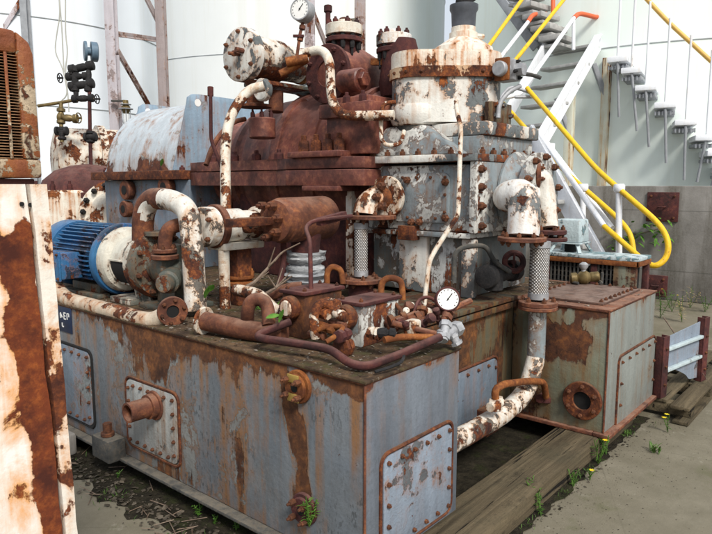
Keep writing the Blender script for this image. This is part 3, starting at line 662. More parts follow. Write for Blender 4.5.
k = 5.1/636; f2 = V((cf.x, cf.y, 0)).normalized(); hx, hy = X, Y
w = .115; z0, z1 = GT+.085, GT+.275; cx, cy = 5.275, hc.y+.05
b = B(); b.poly8([(cx-w,cy-w,z0),(cx+w,cy-w,z0),(cx+w,cy+w,z0),(cx-w,cy+w,z0),(cx-w*.93,cy-w*.93,z1),(cx+w*.93,cy-w*.93,z1),(cx+w*.93,cy+w*.93,z1),(cx-w*.93,cy+w*.93,z1)], .015); obj('cap', b, M['teal'], hd)
b = B(); b.box((cx-w*1.08,cy-w*1.08,z0-.012),(cx+w*1.08,cy+w*1.08,z0-.001),.003); obj('flange', b, M['teal'], hd)
for sx in (-1,1):
    for sy in (-1,1):
        b = B(); b.bar((cx+sx*w*.8,cy+sy*w*.8,z0-.012),(cx+sx*w*1.12,cy+sy*w*1.12,GT),.03,.02); obj('leg', b, M['teal'], hd)
b = B(); b.cyl((cx,cy,GT),(cx,cy,z0-.013),.05); obj('shaft', b, M['dark'], hd)

# ================================================================== TIMBER, PALLET, BRACKET
b = B(); b.box((2.3, 1.352, .004), (4.75, 1.64, .129), .012); obj('timber_beam', b, M['wood'], label='thick cracked timber beam lying under the ends of both tanks', cat='timber')
pal = thing('pallet', 'weathered grey wooden pallet on the concrete beside the right tank', 'pallet', (5.6, 1.2, 0))
for i, (y0, y1) in enumerate(((1.03,1.16),(1.21,1.33),(1.4,1.55),(1.62,1.76),(1.83,1.97),(2.05,2.2))):
    b = B(); b.box((5.06 if i > 0 else 4.95, y0, .115), (6.9, y1, .14), .004); obj('deck_board', b, M['wood'], pal)
for x0 in (4.97, 5.6, 6.2, 6.8):
    b = B(); b.box((x0+.1, 1.04, .03), (x0+.2, 2.2, .114), .004); obj('bearer', b, M['wood'], pal)
for y0 in (1.03, 1.6, 2.07):
    b = B(); b.box((4.95, y0, .005), (6.9, y0+.11, .029), .004); obj('bottom_board', b, M['wood'], pal)
br = thing('plate_bracket', 'dark red channel posts joined by a cut grey green plate on the pallet', 'bracket', (5.35, 1.2, .14))
A0, A1 = V((5.09, 1.245, .142)), V((5.75, 1.11, .142)); dA = (A1-A0).normalized(); nA = V((dA.y, -dA.x, 0))
for q, h in ((A0, .475), (A1, .535)):
    b = B(); b.bar(q, q+Z*h, .09, .008, nA, .002); b.bar(q-dA*.04-nA*.03, q-dA*.04-nA*.03+Z*h, .008, .055, nA, .002); b.bar(q+dA*.04-nA*.03, q+dA*.04-nA*.03+Z*h, .008, .055, nA, .002)
    po = obj('post', b, M['dred'], br)
    for zz in (.1,.24,.38): bolt(po, q+nA*.004+Z*zz, nA, .012, .012, M['bolt'])
LA = (A1-A0).length; b = B(); pts = [(.05,.45),(LA-.05,.5),(LA-.05,.03),(LA-.17,.04)]
for i in range(10):
    t = i/9; pts.append((LA-.2-(LA-.27)*t, .05+.17*t**.7))
v0 = [b.bm.verts.new(A0+dA*p+Z*q-nA*.03) for p, q in pts]; v1 = [b.bm.verts.new(A0+dA*p+Z*q-nA*.038) for p, q in pts]
b.bm.faces.new(v0); b.bm.faces.new(v1[::-1])
for i in range(len(pts)): b.bm.faces.new((v0[i], v1[i], v1[(i+1) % len(pts)], v0[(i+1) % len(pts)]))
obj('plate', b, M['cover'], br)
for zz in (.20, .365):
    b = B(); b.bar(A0+dA*.05+Z*zz-nA*.012, A1-dA*.05+Z*(zz+.015)-nA*.012, .034, .024); obj('rib', b, M['teal'], br)
# ================================================================== TURBINE
TA, TZ = 4.15, 1.865
tu = thing('steam_turbine', 'huge purple brown rusted turbine casing bolted along its middle flange', 'turbine', (TA, 3.9, .97))
b = B(); b.lathe([(0,.3),(.02,.42),(.1,.54),(.16,.56),(.165,.585),(.22,.585),(.225,.568),(.5,.575),(.505,.592),(.58,.592),(.585,.575),(.9,.58),(.905,.595),(.98,.595),(.985,.575),(1.0,.57),(1.06,.545),(1.12,.54),(1.17,.56),(1.36,.55),(1.44,.5),(1.48,.475),(1.53,.475),(1.56,.5),(1.61,.5),(1.64,.45),(1.85,.42),(1.88,.445),(1.93,.445),(1.96,.38),(2.3,.36)], (TA, 2.98, TZ), Y, 72)
for v in b.bm.verts: v.co.z = TZ+(v.co.z-TZ)*(1.14 if v.co.z > TZ else .95)
obj('casing', b, M['red'], tu)
fx = 3.44
def fl_pts(ex): return [(fx+.06,4.95),(fx-ex+.02,4.8),(fx-ex+.02,3.75),(fx-ex-.02,3.6),(fx-ex-.02,3.02),(fx+.02,2.86),(TA,2.86),(TA+.62,3.0),(TA+.66,3.7),(TA+.6,4.8),(TA,4.95)]
b = B(); b.prism(fl_pts(0), 'z', TZ+.004, TZ+.085, .006); b.prism([(fx-.06,3.55),(fx-.06,3.04),(fx+.2,3.04),(fx+.2,3.55)], 'z', TZ+.0855, TZ+.13, .008); obj('upper_flange', b, M['red'], tu)
b = B(); b.prism(fl_pts(.01), 'z', TZ-.12, TZ-.004, .006); b.prism([(fx-.06,3.4),(fx-.06,3.04),(fx+.2,3.04),(fx+.2,3.4)], 'z', TZ-.16, TZ-.121, .008); obj('lower_flange', b, M['red'], tu)
for yy in (3.10, 3.21, 3.33, 3.46): bolt(tu, (fx+.03, yy, TZ+.13), Z, .043, .085, M['rust'])
for yy in (3.78, 4.05, 4.33, 4.62): bolt(tu, (fx+.07, yy, TZ+.085), Z, .038, .055, M['dred'])
# web and feet below
for yy in (3.0, 4.55):
    b = B(); b.box((3.75, yy, .97), (4.9, yy+.12, 1.6), .01); obj('pedestal', b, M['dred'], tu)
b = B(); b.box((3.72, 3.13, .97), (4.9, 4.54, 1.75), .02); obj('dark_gap_box', b, M['dred'], tu)  # dark box added to block the bright gap under the turbine
# pads and ribs on top
e = D(305, 108, 5.35); b = B(); b.prism([(e.y-.12, e.z-.1),(e.y-.09,e.z+.03),(e.y-.03,e.z+.075),(e.y+.03,e.z+.075),(e.y+.09,e.z+.03),(e.y+.12,e.z-.1)], 'x', e.x-.03, e.x+.03, .004); lug = obj('lifting_eye', b, M['red'], tu)
b = B(); b.cyl(e+Z*.015-X*.034, e+Z*.015-X*.031, .03); obj('hole', b, M['dark'], lug)
c = D(362, 112, 4.75); b = B(); b.box((c.x-.22, c.y-.25, c.z-.32), (c.x+.35, c.y+.16, c.z+.085), .012); b.box((c.x-.26, c.y-.28, c.z-.06), (c.x+.35, c.y+.2, c.z+.04), .008); obj('valve_pad', b, M['red'], tu)
for dy in (-.2, -.05, .1): bolt(tu, (c.x-.23, c.y+dy, c.z+.04), Z, .03, .05, M['dred'])
# round pad with dark studs below the upper actuator
c = D(262, 118, 5.0); b = B(); b.cyl(c-Z*.16, c-Z*.0, .105, n=28, bev=.01); pd = obj('stud_pad', b, M['red'], tu)
bolts(pd, c, Z, .082, 6, .017, .04, M['dred'])

# steam chest with two valve bonnets
sch = thing('steam_chest', 'round rusty steam chest with two bolted valve bonnets on top of the turbine', 'valve chest', D(350, 95, 4.85))
c = D(329, 74, 4.95)
b = B(); b.lathe([(-.02,.15),(.0,.2),(.04,.205),(.1,.205),(.18,.235),(.3,.235),(.42,.21),(.5,.15),(.52,.08)], c, X, 40); obj('body', b, M['red'], sch)
b = B(); b.annulus(c-X*.03, X, .1, .225, .035, 32); obj('flange', b, M['dred'], sch)
bolts(sch, c-X*.03, -X, .19, 8, .018, .025, M['dred'])
q = D(357, 80, 4.72); b = B(); b.cyl(q+Y*.15, q-Y*.05, .085, n=28, bev=.01); b.cyl(q-Y*.05, q-Y*.09, .055, n=6, bev=.004); obj('plug', b, M['red'], sch)
def bonnet(u, vt, vf, Rf, vb, d, lab, topm):
    r = D(u, vf, d); tz = D(u, vt, d).z; bz = D(u, vb, d).z
    b = B(); b.lathe([(bz-r.z-.05,.1),(bz-r.z,.1),(-.05,.105),(-.04,.12),(-.03,.12)], r, Z, 28); bo = obj('bonnet', b, M['dred'], sch, lab)
    b = B(); b.lathe([(-.03,Rf-.004),(-.028,Rf),(.045,Rf),(.05,Rf-.006),(.055,.07),(.085,.06),(.09,.04)], r, Z, 36); obj('bonnet_flange', b, topm, bo)
    b = B(); b.annulus(r-Z*.085, Z, .09, Rf, .035, 32); obj('lower_ring', b, M['dred'], bo)
    bolts(bo, r-Z*.03, -Z, Rf*.82, 10, .02, .11, M['black'])
    bolts(bo, r+Z*.05, Z, Rf*.75, 7, .022, .03, M['dred'])
bonnet(344, 20, 32, .145, 62, 4.98, 'front bonnet with a white and rust banded flange', M['white_rust'])
bonnet(394, 28, 42, .135, 75, 4.85, 'rear bonnet with a white flaking flange beside the white cylinders', M['elbow'])
q = D(401, 70, 4.85); b = B(); b.lathe([(0,.15),(.1,.17),(.35,.13),(.42,.11)], q-Z*.2, Z, 28); obj('bonnet_neck', b, M['dred'], sch)
b = B(); b.bar(D(372, 62, 4.9), D(394, 62, 4.8), .05, .05); obj('link_bar', b, M['orange'], sch)
b = B(); b.cyl(D(328, 30, 4.95), D(328, 6, 4.95), .02, n=10); b.cyl(D(328, 12, 4.95), D(328, 6, 4.95), .032, n=8); obj('stud', b, M['dred'], sch)
b = B(); b.cyl(D(345, 26, 4.98), D(345, 19, 4.98), .055, n=14, bev=.01); b.bar(D(337, 22, 4.98), D(356, 20, 4.98), .03, .025); obj('top_nut', b, M['pump'], sch)

# upper actuator: white flaking cylinder with a round cover facing left
def actuator(name, lab, c, R, rb, L, mats, tilt=V((0,0,0)), nb=5):
    ax = (X+tilt).normalized(); t = thing(name, lab, 'actuator', c)
    b = B(); b.lathe([(.05, rb*.9),(.06, rb),(L*.62, rb),(L*.64, rb*.88),(L, rb*.86),(L+.01, rb*.6)], c, ax, 40); obj('cylinder', b, mats[0], t)
    b = B(); b.lathe([(-.03,R-.012),(-.022,R),(.05,R),(.058,R-.008)], c, ax, 40); f = obj('end_cover', b, mats[1], t)
    bolts(f, c-ax*.03, -ax, R*.83, nb, .017, .02, M['bolt'], .5)
    return t, ax
c = D(242, 55, 4.95)
t, ax = actuator('upper_actuator', 'white flaking horizontal cylinder with a round bolted cover high above the turbine', c, .205, .165, .6, (M['white'], M['housew']), nb=6)
b = B(); b.tube([c-ax*.03, c-ax*.13-Z*.005], .014, 8); b.cyl(c-ax*.07, c-ax*.09, .024, n=6); obj('stud', b, M['pipe'], t)
b = B(); b.tube([c-ax*.03+Y*(-.05)+Z*.02, c-ax*.10+Y*(-.05)+Z*.02], .02, 8); obj('stud', b, M['pipe'], t)
b = B(); b.bar(c+ax*.12-Z*.2, c+ax*.8-Z*.2, .26, .03); obj('cradle_plate', b, M['pump'], t)
b = B(); b.prism([(c.x+.55,c.z-.2),(c.x+.75,c.z-.12),(c.x+.98,c.z-.3),(c.x+.9,c.z-.32),(c.x+.72,c.z-.24)], 'y', c.y-.1, c.y+.08, .004); obj('cradle_bracket', b, M['teal'], t)
b = B(); q = D(255, 92, 5.0); b.lathe([(0,.13),(.02,.13),(.03,.07),(.16,.06),(.2,.09)], q-Z*.12, Z, 24); obj('support_foot', b, M['rust'], t)
b = B(); b.cyl(D(264,90,4.85)-ax*.04, D(264,90,4.85)+ax*.02, .085, n=24, bev=.01); obj('lower_boss', b, M['housew'], t)
b = B(); b.cyl(D(276,92,5.2), D(276,112,5.2), .06, n=16); obj('support_leg', b, M['pipe'], t)
b = B(); q = c+ax*.6; b.lathe([(0,.1),(.03,.15),(.06,.15),(.08,.08),(.14,.08),(.15,.12),(.2,.12),(.22,.06),(.5,.05)], q, ax, 24); obj('stuffing_box', b, M['orange'], t)
b = B(); b.tube([D(280,74,4.8), D(292,68,4.8), D(306,60,4.8)], .028, 10, .05); b.cyl(D(286,62,4.75), D(308,58,4.75), .035, n=12); obj('linkage', b, M['orange'], t)

# gauge on a stem (top)
def gauge(lab, c, ax, R, stem, back=M['silver'], dep=.05, stem_r=.012):
    t = thing('pressure_gauge', lab, 'gauge', c); ax = V(ax).normalized()
    b = B(); b.lathe([(-dep,R*.55),(-dep,R*.93),(-dep+.008,R),(0,R),(.006,R*.97),(.006,R*.86)], c, ax, 32, True, False); obj('case', b, back, t)
    b = B(); b.lathe([(.002,R*.875),(.003,R*.5)], c, ax, 32); dl = obj('dial', b, M['dial'], t)
    a_, e1, e2 = frame(ax); b = B()
    for i in range(13):
        an = math.radians(-45+i*22.5); dd = e1*math.cos(an)+e2*math.sin(an)
        b.bar(V(c)+ax*.0045+dd*R*.68, V(c)+ax*.0045+dd*R*.78, .003, .002, ax, 0)
    obj('scale_marks', b, M['ink'], dl)
    b = B(); dd = (e1*.6+e2*.8); b.bar(V(c)+ax*.007-dd*R*.15, V(c)+ax*.007+dd*R*.55, .005, .002, ax, 0); b.cyl(V(c)+ax*.004, V(c)+ax*.01, R*.07, n=10); obj('needle', b, M['ink'], dl)
    b = B(); b.tube(stem, stem_r, 8, .03)
    for f in (.25, .55): 
        p = V(stem[0]).lerp(V(stem[-1]), f); d_ = (V(stem[-1])-V(stem[0])).normalized(); b.cyl(p-d_*.015, p+d_*.015, stem_r*2.0, n=6)
    obj('stem', b, M['pipe'] if back is not M['bluegauge'] else M['black'], t)
    return t
gauge('white dial pressure gauge on a stem above the upper white cylinder', D(300, 9, 4.75), (-.93,-.25,.1), .085, [D(304, 18, 4.8), D(300, 34, 4.8), D(297, 56, 4.8)], dep=.09)
b = B(); b.bar(D(293,36,4.78), D(304,36,4.78), .02, .02); obj('gauge_cock', b, M['dred'], label='small dark cock on the stem of the top gauge', cat='valve')

def pipe(name, lab, pts, r, mat, fil=.09, cat='pipe', group=None):
    b = B(); b.tube(pts, r, 14, fil); return obj(name, b, mat, label=lab, cat=cat, group=group)
pipe('bent_pipe', 'white and rust flaking pipe bending down from the upper cylinder to the white housing', [D(304,53,4.75), D(322,49,4.7), D(330,60,4.65), D(331,100,4.5), D(340,115,4.42), D(362,116,4.36), D(394,115,4.3)], .034, M['white_rust'], .12)
pipe('bent_pipe', 'long peeling white pipe curving down in front of the blue cover plate', [D(264,86,4.7), D(247,90,4.7), D(229,117,4.62), D(225,150,4.55), D(226,215,4.4), D(227,250,4.35)], .037, M['white_rust'], .15)
pipe('thin_rod', 'thin dark rod standing with a capped top beside the blue cover plate', [D(210.5,88,4.9), D(211,140,4.85), D(221,166,4.8)], .014, M['dred'], .05, 'rod')
b = B(); b.cyl(D(210.5,96,4.9), D(210.4,87,4.9), .023, n=8); obj('rod_cap', b, M['dred'], bpy.data.objects['thin_rod'])
pipe('bent_pipe', 'thin curved rusty pipe at the left end of the turbine casing', [D(206,165,5.0), D(215,140,5.1), D(232,122,5.2), D(245,119,5.3)], .02, M['pipe'], .2)

# blue-grey coupling cover with two lifting plates
SY0, SY1, SR = 5.15, 6.35, .70
cv = thing('coupling_cover', 'pale blue rounded cover between two slanted lifting plates left of the turbine', 'cover', (TA, 5.7, 1.8))
zb = 1.885; ax0 = 3.5
def dome_pts(n=24, R=SR):
    return [(TA+R*math.cos(math.pi*i/n), zb+.001+R*1.0*math.sin(math.pi*i/n)) for i in range(n+1)]
b = B(); b.prism(dome_pts(), 'y', SY0-.0, SY1); obj('shell', b, M['shroud'], cv)
def liftplate(y, ul, vl):
    tl = P(ul, vl, y=y); xl = tl.x
    pts = [(ax0-.06, zb+.002),(xl-.04, tl.z-.08),(xl-.03,tl.z-.02),(xl+.02, tl.z+.01),(xl+.09,tl.z+.015),(2*TA-xl, tl.z+.01),(2*TA-ax0+.06,zb+.002)]
    b = B(); b.prism(pts, 'y', y-.012, y+.012, .003); lp = obj('lifting_plate', b, M['shroud_end'], cv)
    b = B(); b.cyl((xl+.075, y-.0125, tl.z-.065), (xl+.075, y-.0145, tl.z-.065), .035); obj('hole', b, M['dial'], lp)
    return lp
liftplate(SY0-.015, 190, 95); liftplate(SY1+.015, 141, 105)
b = B()
for k in range(3): pass
b.box((3.40, 4.98, 1.80), (TA+.75, 6.6, 1.884), .006); obj('base_flange', b, M['rust'], cv)
for k in range(7): bolt(cv, (3.48, 5.05+k*.23, 1.884), Z, .025, .03, M['dred'])
cp = thing('cover_pedestal', 'blue grey flaking pedestal panel under the rounded cover', 'pedestal', (3.6, 5.6, .97))
b = B(); b.box((3.5, 4.98, .97), (TA+.6, 6.5, 1.798), .008); obj('body', b, M['bluepanel'], cp)
for u, v, R in ((124, 190, .1), (163, 187, .1), (123, 209, .085)):
    p = P(u, v, x=3.42); b = B(); b.lathe([(0, R*.55), (0, R*.9), (.01, R), (.06, R), (.075, R*.9)], p, X, 28); lg = obj('lug', b, M['pipe'], cp)
    b = B(); b.cyl(p-X*.001, p-X*.004, R*.45); obj('hole', b, M['dark'], lg)
# ================================================================== GREY AND WHITE HOUSING
hs = thing('gear_housing', 'tall grey housing with white flaking twin cylinders on top in the middle of the machine', 'housing', (4.05, 2.5, .99))
b = B(); b.box((3.71, 2.14, .996), (4.55, 2.98, 1.40), .02); obj('lower_column', b, M['column'], hs)
for u0, u1 in ((399, 427), (461, 475)):
    y0, y1 = P(u0, 262, x=3.68).y, P(u1, 262, x=3.68).y; b = B(); b.box((3.675, y0, .998), (3.72, y1, 1.395), .012); obj('rib', b, M['housew'], hs)
b = B(); b.box((3.62, 2.10, 1.40), (4.6, 3.0, 1.435), .006); obj('shelf_plate', b, M['house'], hs)
b = B(); b.box((3.65, 2.105, 1.436), (4.55, 2.98, 1.885), .018); obj('body', b, M['house'], hs)
b = B(); b.box((3.58, P(415,240,x=3.6).y, 1.37), (3.66, P(399,240,x=3.6).y, 1.47), .006); obj('rusty_bracket', b, M['rust'], hs)
cover(hs, 'x', 3.65, 0, ((393,173),(450,173),(450,222),(393,222)), M['house'], 12, .02, 'cover_plate', .05)
for (u, v) in ((408,180),(446,182),(446,218),(412,222),(420,222)): bolt(hs, P(u, v, x=3.63), -X, .026, .03, M['bolt'])
b = B(); b.box((3.60, 2.055, 1.44), (4.58, 2.10, 1.90), .006); ef = obj('end_flange', b, M['house'], hs)
for v in (169, 187, 206, 226): bolt(ef, P(480, v, y=2.055), -Y, .026, .03, M['bolt'])
pc = V((4.17, 2.05, 1.68))
b = B(); b.lathe([(0,.3),(.015,.3),(.06,.25),(.12,.235),(.14,.235),(.141,.29),(.175,.29),(.178,.15)], pc, -Y, 40); po = obj('port_cover', b, M['house'], hs)
bolts(po, pc-Y*.178, -Y, .262, 10, .024, .03, M['bolt'], .2)
b = B(); b.box((3.58, 2.05, 1.901), (4.60, 3.02, 1.95), .006); sf = obj('split_flange', b, M['housew'], hs)
for i in range(6): bolt(sf, (3.61, 2.25+i*.13, 1.95), Z, .022, .03, M['bolt'])
for i in range(6): bolt(sf, (3.72+i*.15, 2.08, 1.95), Z, .022, .03, M['bolt'])
# upper deck
b = B(); b.box((3.76, 2.10, 1.951), (4.50, 2.66, 2.075), .01); obj('upper_block', b, M['house'], hs)
b = B(); b.box((3.76, 2.07, 2.0755), (4.54, 2.7, 2.165), .012); obj('deck_slab', b, M['housew'], hs)
cl, cr_ = V((3.835, 2.66, 2.17)), V((4.07, 2.40, 2.1655))
dl, dr = (cl-CAM).dot(cf), (cr_-CAM).dot(cf)
zv = lambda u, v, dd: D(u, v, dd).z
L0, L1, L2, L3 = zv(416,126,dl-.1), zv(416,76,dl-.1), zv(416,67,dl-.1), zv(416,57,dl)
R1, R2_, R3, R4 = zv(468,80,dr-.1), zv(468,70,dr-.1), zv(468,51,dr-.1), zv(460,42,dr)
b = B(); o = V((cl.x, cl.y, 1.951)); H_ = L0-1.951
b.poly8([(3.62,2.22,1.951),(4.3,2.12,1.951),(4.4,2.98,1.951),(3.62,2.98,1.951),(cl.x-.16,cl.y-.15,L0),(cl.x+.3,cl.y-.2,L0),(cl.x+.3,cl.y+.2,L0),(cl.x-.16,cl.y+.18,L0)], .025, 2)
obj('fairing', b, M['house'], hs)
b = B(); b.cyl((cl.x,cl.y,L0-.03),(cl.x,cl.y,L0+.002),.175,n=40); obj('fairing_collar', b, M['darkgrey'], hs)
def stad(r0, r1, n=20):     # outline round both cylinders
    d = V((cr_.x-cl.x, cr_.y-cl.y)); L = d.length; a = math.atan2(d.y, d.x); k = math.acos((r0-r1)/L); o_ = []
    for i in range(n+1):
        t = a+k+(2*math.pi-2*k)*i/n; o_.append((cl.x+r0*math.cos(t), cl.y+r0*math.sin(t)))
    for i in range(n+1):
        t = a-k+2*k*i/n; o_.append((cr_.x+r1*math.cos(t), cr_.y+r1*math.sin(t)))
    return o_
q = V((cl.x, cl.y, 0))
b = B(); b.prism(stad(.195, .222), 'z', L0+.02, R1-.002); obj('drum', b, M['housew'], hs)
b = B(); b.lathe([(L0,.17),(L0+.01,.19),(L0+.05,.208),(L0+.13,.208),(L0+.145,.2)], q, Z, 44); obj('lower_rim', b, M['housew'], hs)
b = B(); b.prism(stad(.214, .24), 'z', R1-.0015, R2_, .006); obj('rust_band', b, M['band'], hs)
for i, (px_, py_) in enumerate(stad(.2145, .2405, 12)):
    if i % 2 == 0: bolt(hs, (px_, py_, (R1+R2_)/2), (px_-(cl.x if i < 13 else cr_.x), py_-(cl.y if i < 13 else cr_.y), 0), .012, .01, M['bolt'])
b = B(); b.prism(stad(.203, .227), 'z', R2_+.0005, L3-.012); b.prism(stad(.198, .222), 'z', L3-.0118, L3+.002); obj('cap', b, M['cap'], hs)
q = V((cr_.x, cr_.y, 0))-V((cr.x, cr.y, 0))*.045
b = B(); b.lathe([(R2_+.001,.21),(R3-.01,.212),(R3+.02,.205),(R3+.045,.165),(R4,.105),(R4+.005,.07)], q, Z, 52); obj('dome', b, M['cap'], hs)
b = B(); b.box((3.93, 2.135, 2.175), (4.22, 2.19, 2.31), .006); mp = obj('mounting_plate', b, M['ped'], hs)
for dx, dz in ((.04,.09),(.14,.095),(.25,.03),(.04,.02)): bolt(mp, (3.94+dx, 2.135, 2.2+dz), -Y, .018, .02, M['housew'])
q = V((q.x, q.y, R4-.02))
b = B(); b.lathe([(0,.10),(.06,.1),(.065,.085),(.1,.085)], q, Z, 28); b.cyl(q+V((.09,-.05,.05)), q+V((.14,-.08,.05)), .02, n=6); obj('neck', b, M['cap'], hs)
b = B(); b.lathe([(0,.082),(.02,.084),(.10,.088),(.12,.1),(.15,.1),(.155,.07)], q+Z*.10, Z, 28); st_ = obj('vent_stub', b, plain('blue_grey_plastic', (.09,.10,.12), .5, .35, 12), hs)
b = B(); b.tube([q+Z*.25, q+Z*.30, q+V((.12,-.02,.38)), q+V((.2,-.03,.5))], .06, 16, .1); obj('vent_elbow', b, M['black'], st_)
sv = D(508, 71, 4.35); t = thing('side_valve', 'small dark grey valve with a lever on the right of the twin cylinders', 'valve', sv)
b = B(); b.cyl(sv-X*.14, sv+X*.02, .05, n=20, bev=.006); b.box(sv+V((-.05,-.07,-.07)), sv+V((.06,.07,.07)), .012); b.cyl(sv-Y*.07, sv-Y*.12, .045, n=6); obj('body', b, M['silver'], t)
b = B(); b.box(sv+V((-.10,-.055,-.075)), sv+V((-.075,.05,.075)), .006); obj('flange', b, M['orange'], t)
b = B(); b.tube([sv+V((.06,0,0)), D(533,75,4.4), D(541,78,4.4)], .014, 8); obj('lever', b, M['darkgrey'], t)
bolts(t, sv-Y*.07, -Y, .055, 4, .012, .02, M['black'])
pipe('bent_pipe', 'grey curved conduit below the small side valve of the twin cylinders', [D(498,118,4.3), D(499,104,4.3), D(508,92,4.3), D(520,86,4.35)], .016, M['silver'], .08)
pipe('thin_tube', 'thin white and rust tube running down the front of the grey housing', [D(456,101,4.12), D(457,112,4.05), D(461,128,4.0), D(458,216,3.9), D(452,224,3.88), D(434,252,3.85), D(429,262,3.83), D(424,306,3.8)], .015, M['white_rust'], .05, 'tube')
pipe('pipe_loop', 'short rusty pipe loop at the left foot of the twin cylinders', [D(396,102,4.4), D(384,103,4.4), D(381,112,4.38), D(381,140,4.35), D(387,146,4.35), D(401,144,4.35), D(404,131,4.4)], .015, M['white_rust'], .05)
# elbows and braided hoses
def flange(par, c, ax, R, h, mat, nb=6, br=.016, name='flange', ri=.03):
    b = B(); b.annulus(V(c)-V(ax)*h/2, ax, ri, R, h, 32); f = obj(name, b, mat, par)
    bolts(f, V(c)+V(ax)*h/2, ax, R*.78, nb, br, .022, M['bolt']); bolts(f, V(c)-V(ax)*h/2, -V(ax), R*.78, nb, br, .02, M['bolt']); return f
HX, HY = 3.875, 1.735
hz0, hz1 = 1.0, 1.385
eb = thing('pipe_elbow', 'large bright white flaking pipe elbow turning down from the right of the grey housing', 'pipe elbow', (3.8, 1.85, 1.43))
b = B(); b.tube([(4.17, 1.95, 1.68), D(504,198,4.14), D(521,193,4.02), D(525,203,3.99), D(523,236,3.97)], .1, 28, .13); obj('elbow', b, M['elbow'], eb)
flange(eb, D(522, 239, 3.97), Z, .15, .028, M['pipe'], 8)
eb2 = thing('pipe_elbow', 'smaller flaking elbow with a rusty flange behind the large bright white elbow', 'pipe elbow', (4.3, 1.9, 1.45))
q = D(546, 180, 4.35); b = B(); b.tube([q+V((-.12,.2,.02)), q+V((-.02,.02,.03)), q+V((0,0,-.06)), D(549,228,4.3)], .062, 20, .09); obj('elbow', b, M['white'], eb2)
flange(eb2, D(549, 232, 4.3), Z, .115, .03, M['dred'], 6); b = B(); b.annulus(D(549,238,4.3)-Z*.02, Z, .03, .12, .025, 28); obj('lower_flange', b, M['dred'], eb2)
flange(eb2, q+V((-.03,.05,.03)), V((-.5,.85,0)), .095, .03, M['pipe'], 6)
def hose(lab, c, z0, z1, r, Rf):
    t = thing('braided_hose', lab, 'hose', (c[0], c[1], z0)); n = 30
    b = B(); pr = []
    for i in range(n+1):
        f = i/n; pr.append((z0+.03+(z1-z0-.06)*f, r*(1+.012*math.sin(f*60))))
    b.lathe([(a, r_) for a, r_ in pr], (c[0], c[1], 0), Z, 28); obj('braid', b, M['braid'], t)
    for zz in (z0+.03, z1-.05):
        b = B(); b.lathe([(0,r*1.08),(.04,r*1.08)], (c[0],c[1],zz), Z, 24); obj('ferrule', b, M['silver'], t)
    flange(t, (c[0], c[1], z0), Z, Rf, .03, M['pipe'], 6, ri=.02)
    return t
hose('thick braided steel hose hanging under the large white elbow on the right', (3.885, 1.738), .985, 1.40, .062, .125)
pw = thing('drain_pipe', 'white flaking pipe bending from under the thick braided hose to behind the oil tank', 'pipe', (3.8, 1.75, .5))
b = B(); b.tube([(3.885,1.738,.62), P(527,392,y=1.74), P(505,413,y=1.73), P(455,441,y=1.74), P(420,460,y=1.76)], .06, 20, .16); obj('lower_run', b, M['white'], pw)
b = B(); b.cyl((3.885,1.738,.97), (3.885,1.738,.615), .058, n=24); obj('upper_run', b, M['house'], pw, 'blue grey upright run below the hose flange')
b = B(); b.annulus((3.885,1.738,.945), Z, .03, .125, .024, 28); obj('flange', b, M['pipe'], pw)
q = P(545,397,y=1.74); b = B(); b.cyl(q-Z*.03, q+Z*.012, .055, n=16, bev=.004); b.cyl(q+Z*.01-X*.09, q+Z*.01+X*.03, .03, n=8); obj('bleed_flange', b, M['dred'], pw)
pipe('pipe_loop', 'small rusty bypass loop above the white drain pipe', [P(497,406,y=1.68), P(494,390,y=1.68), P(504,384,y=1.67), P(530,381,y=1.67), P(544,382,y=1.68), P(546,397,y=1.7)], .022, M['orange'], .06)
q = P(495,405,y=1.67); b = B(); b.cyl(q-X*.06, q+X*.07, .03, n=10, bev=.004); b.cyl(q-Z*.03, q+Z*.03, .04, n=6, bev=.004); b.cyl(q+X*.05-Z*.04, q+X*.05+Z*.035, .022, n=6); obj('union', b, M['white_rust'], bpy.data.objects['pipe_loop.001'] if 'pipe_loop.001' in bpy.data.objects else pw)
# left elbow and hose
el = thing('pipe_elbow', 'cream flaking elbow with bolted flanges on the left of the grey housing', 'pipe elbow', D(374, 205, 4.5))
b = B(); b.tube([D(394,197,4.55), D(374,198,4.5), D(366,206,4.48), D(365,214,4.48)], .085, 24, .1); obj('elbow', b, M['cap'], el)
flange(el, D(374,217,4.5)-X*.02, Z, .17, .03, M['pipe'], 6)
for u, v in ((383,186),(384,206),(378,197)): bolt(el, D(u, v, 4.42), -X, .03, .04, M['bolt'])
b = B(); b.annulus(D(388,197,4.52), -X, .05, .15, .035, 28); obj('flange', b, M['white_rust'], el)
hq = D(361, 283, 4.5); hose('slimmer dull metal hose standing left of the grey housing on a round flange', (hq.x, hq.y), hq.z+.02, D(362,221,4.5).z, .047, .15)
b = B(); b.cyl((hq.x,hq.y,.969), (hq.x,hq.y,hq.z), .09, n=24); obj('hose_stub', b, M['dred'], label='short rusty pipe stub under the slimmer metal hose', cat='pipe')
b = B(); p0, p1 = D(353, 165, 4.75), D(353, 290, 4.75); b.box((p0.x-.05, p0.y-.03, .97), (p0.x+.05, p0.y+.03, p0.z), .004); obj('angle_post', b, M['cab2'], label='yellow rust angle post standing between turbine and grey housing', cat='post')
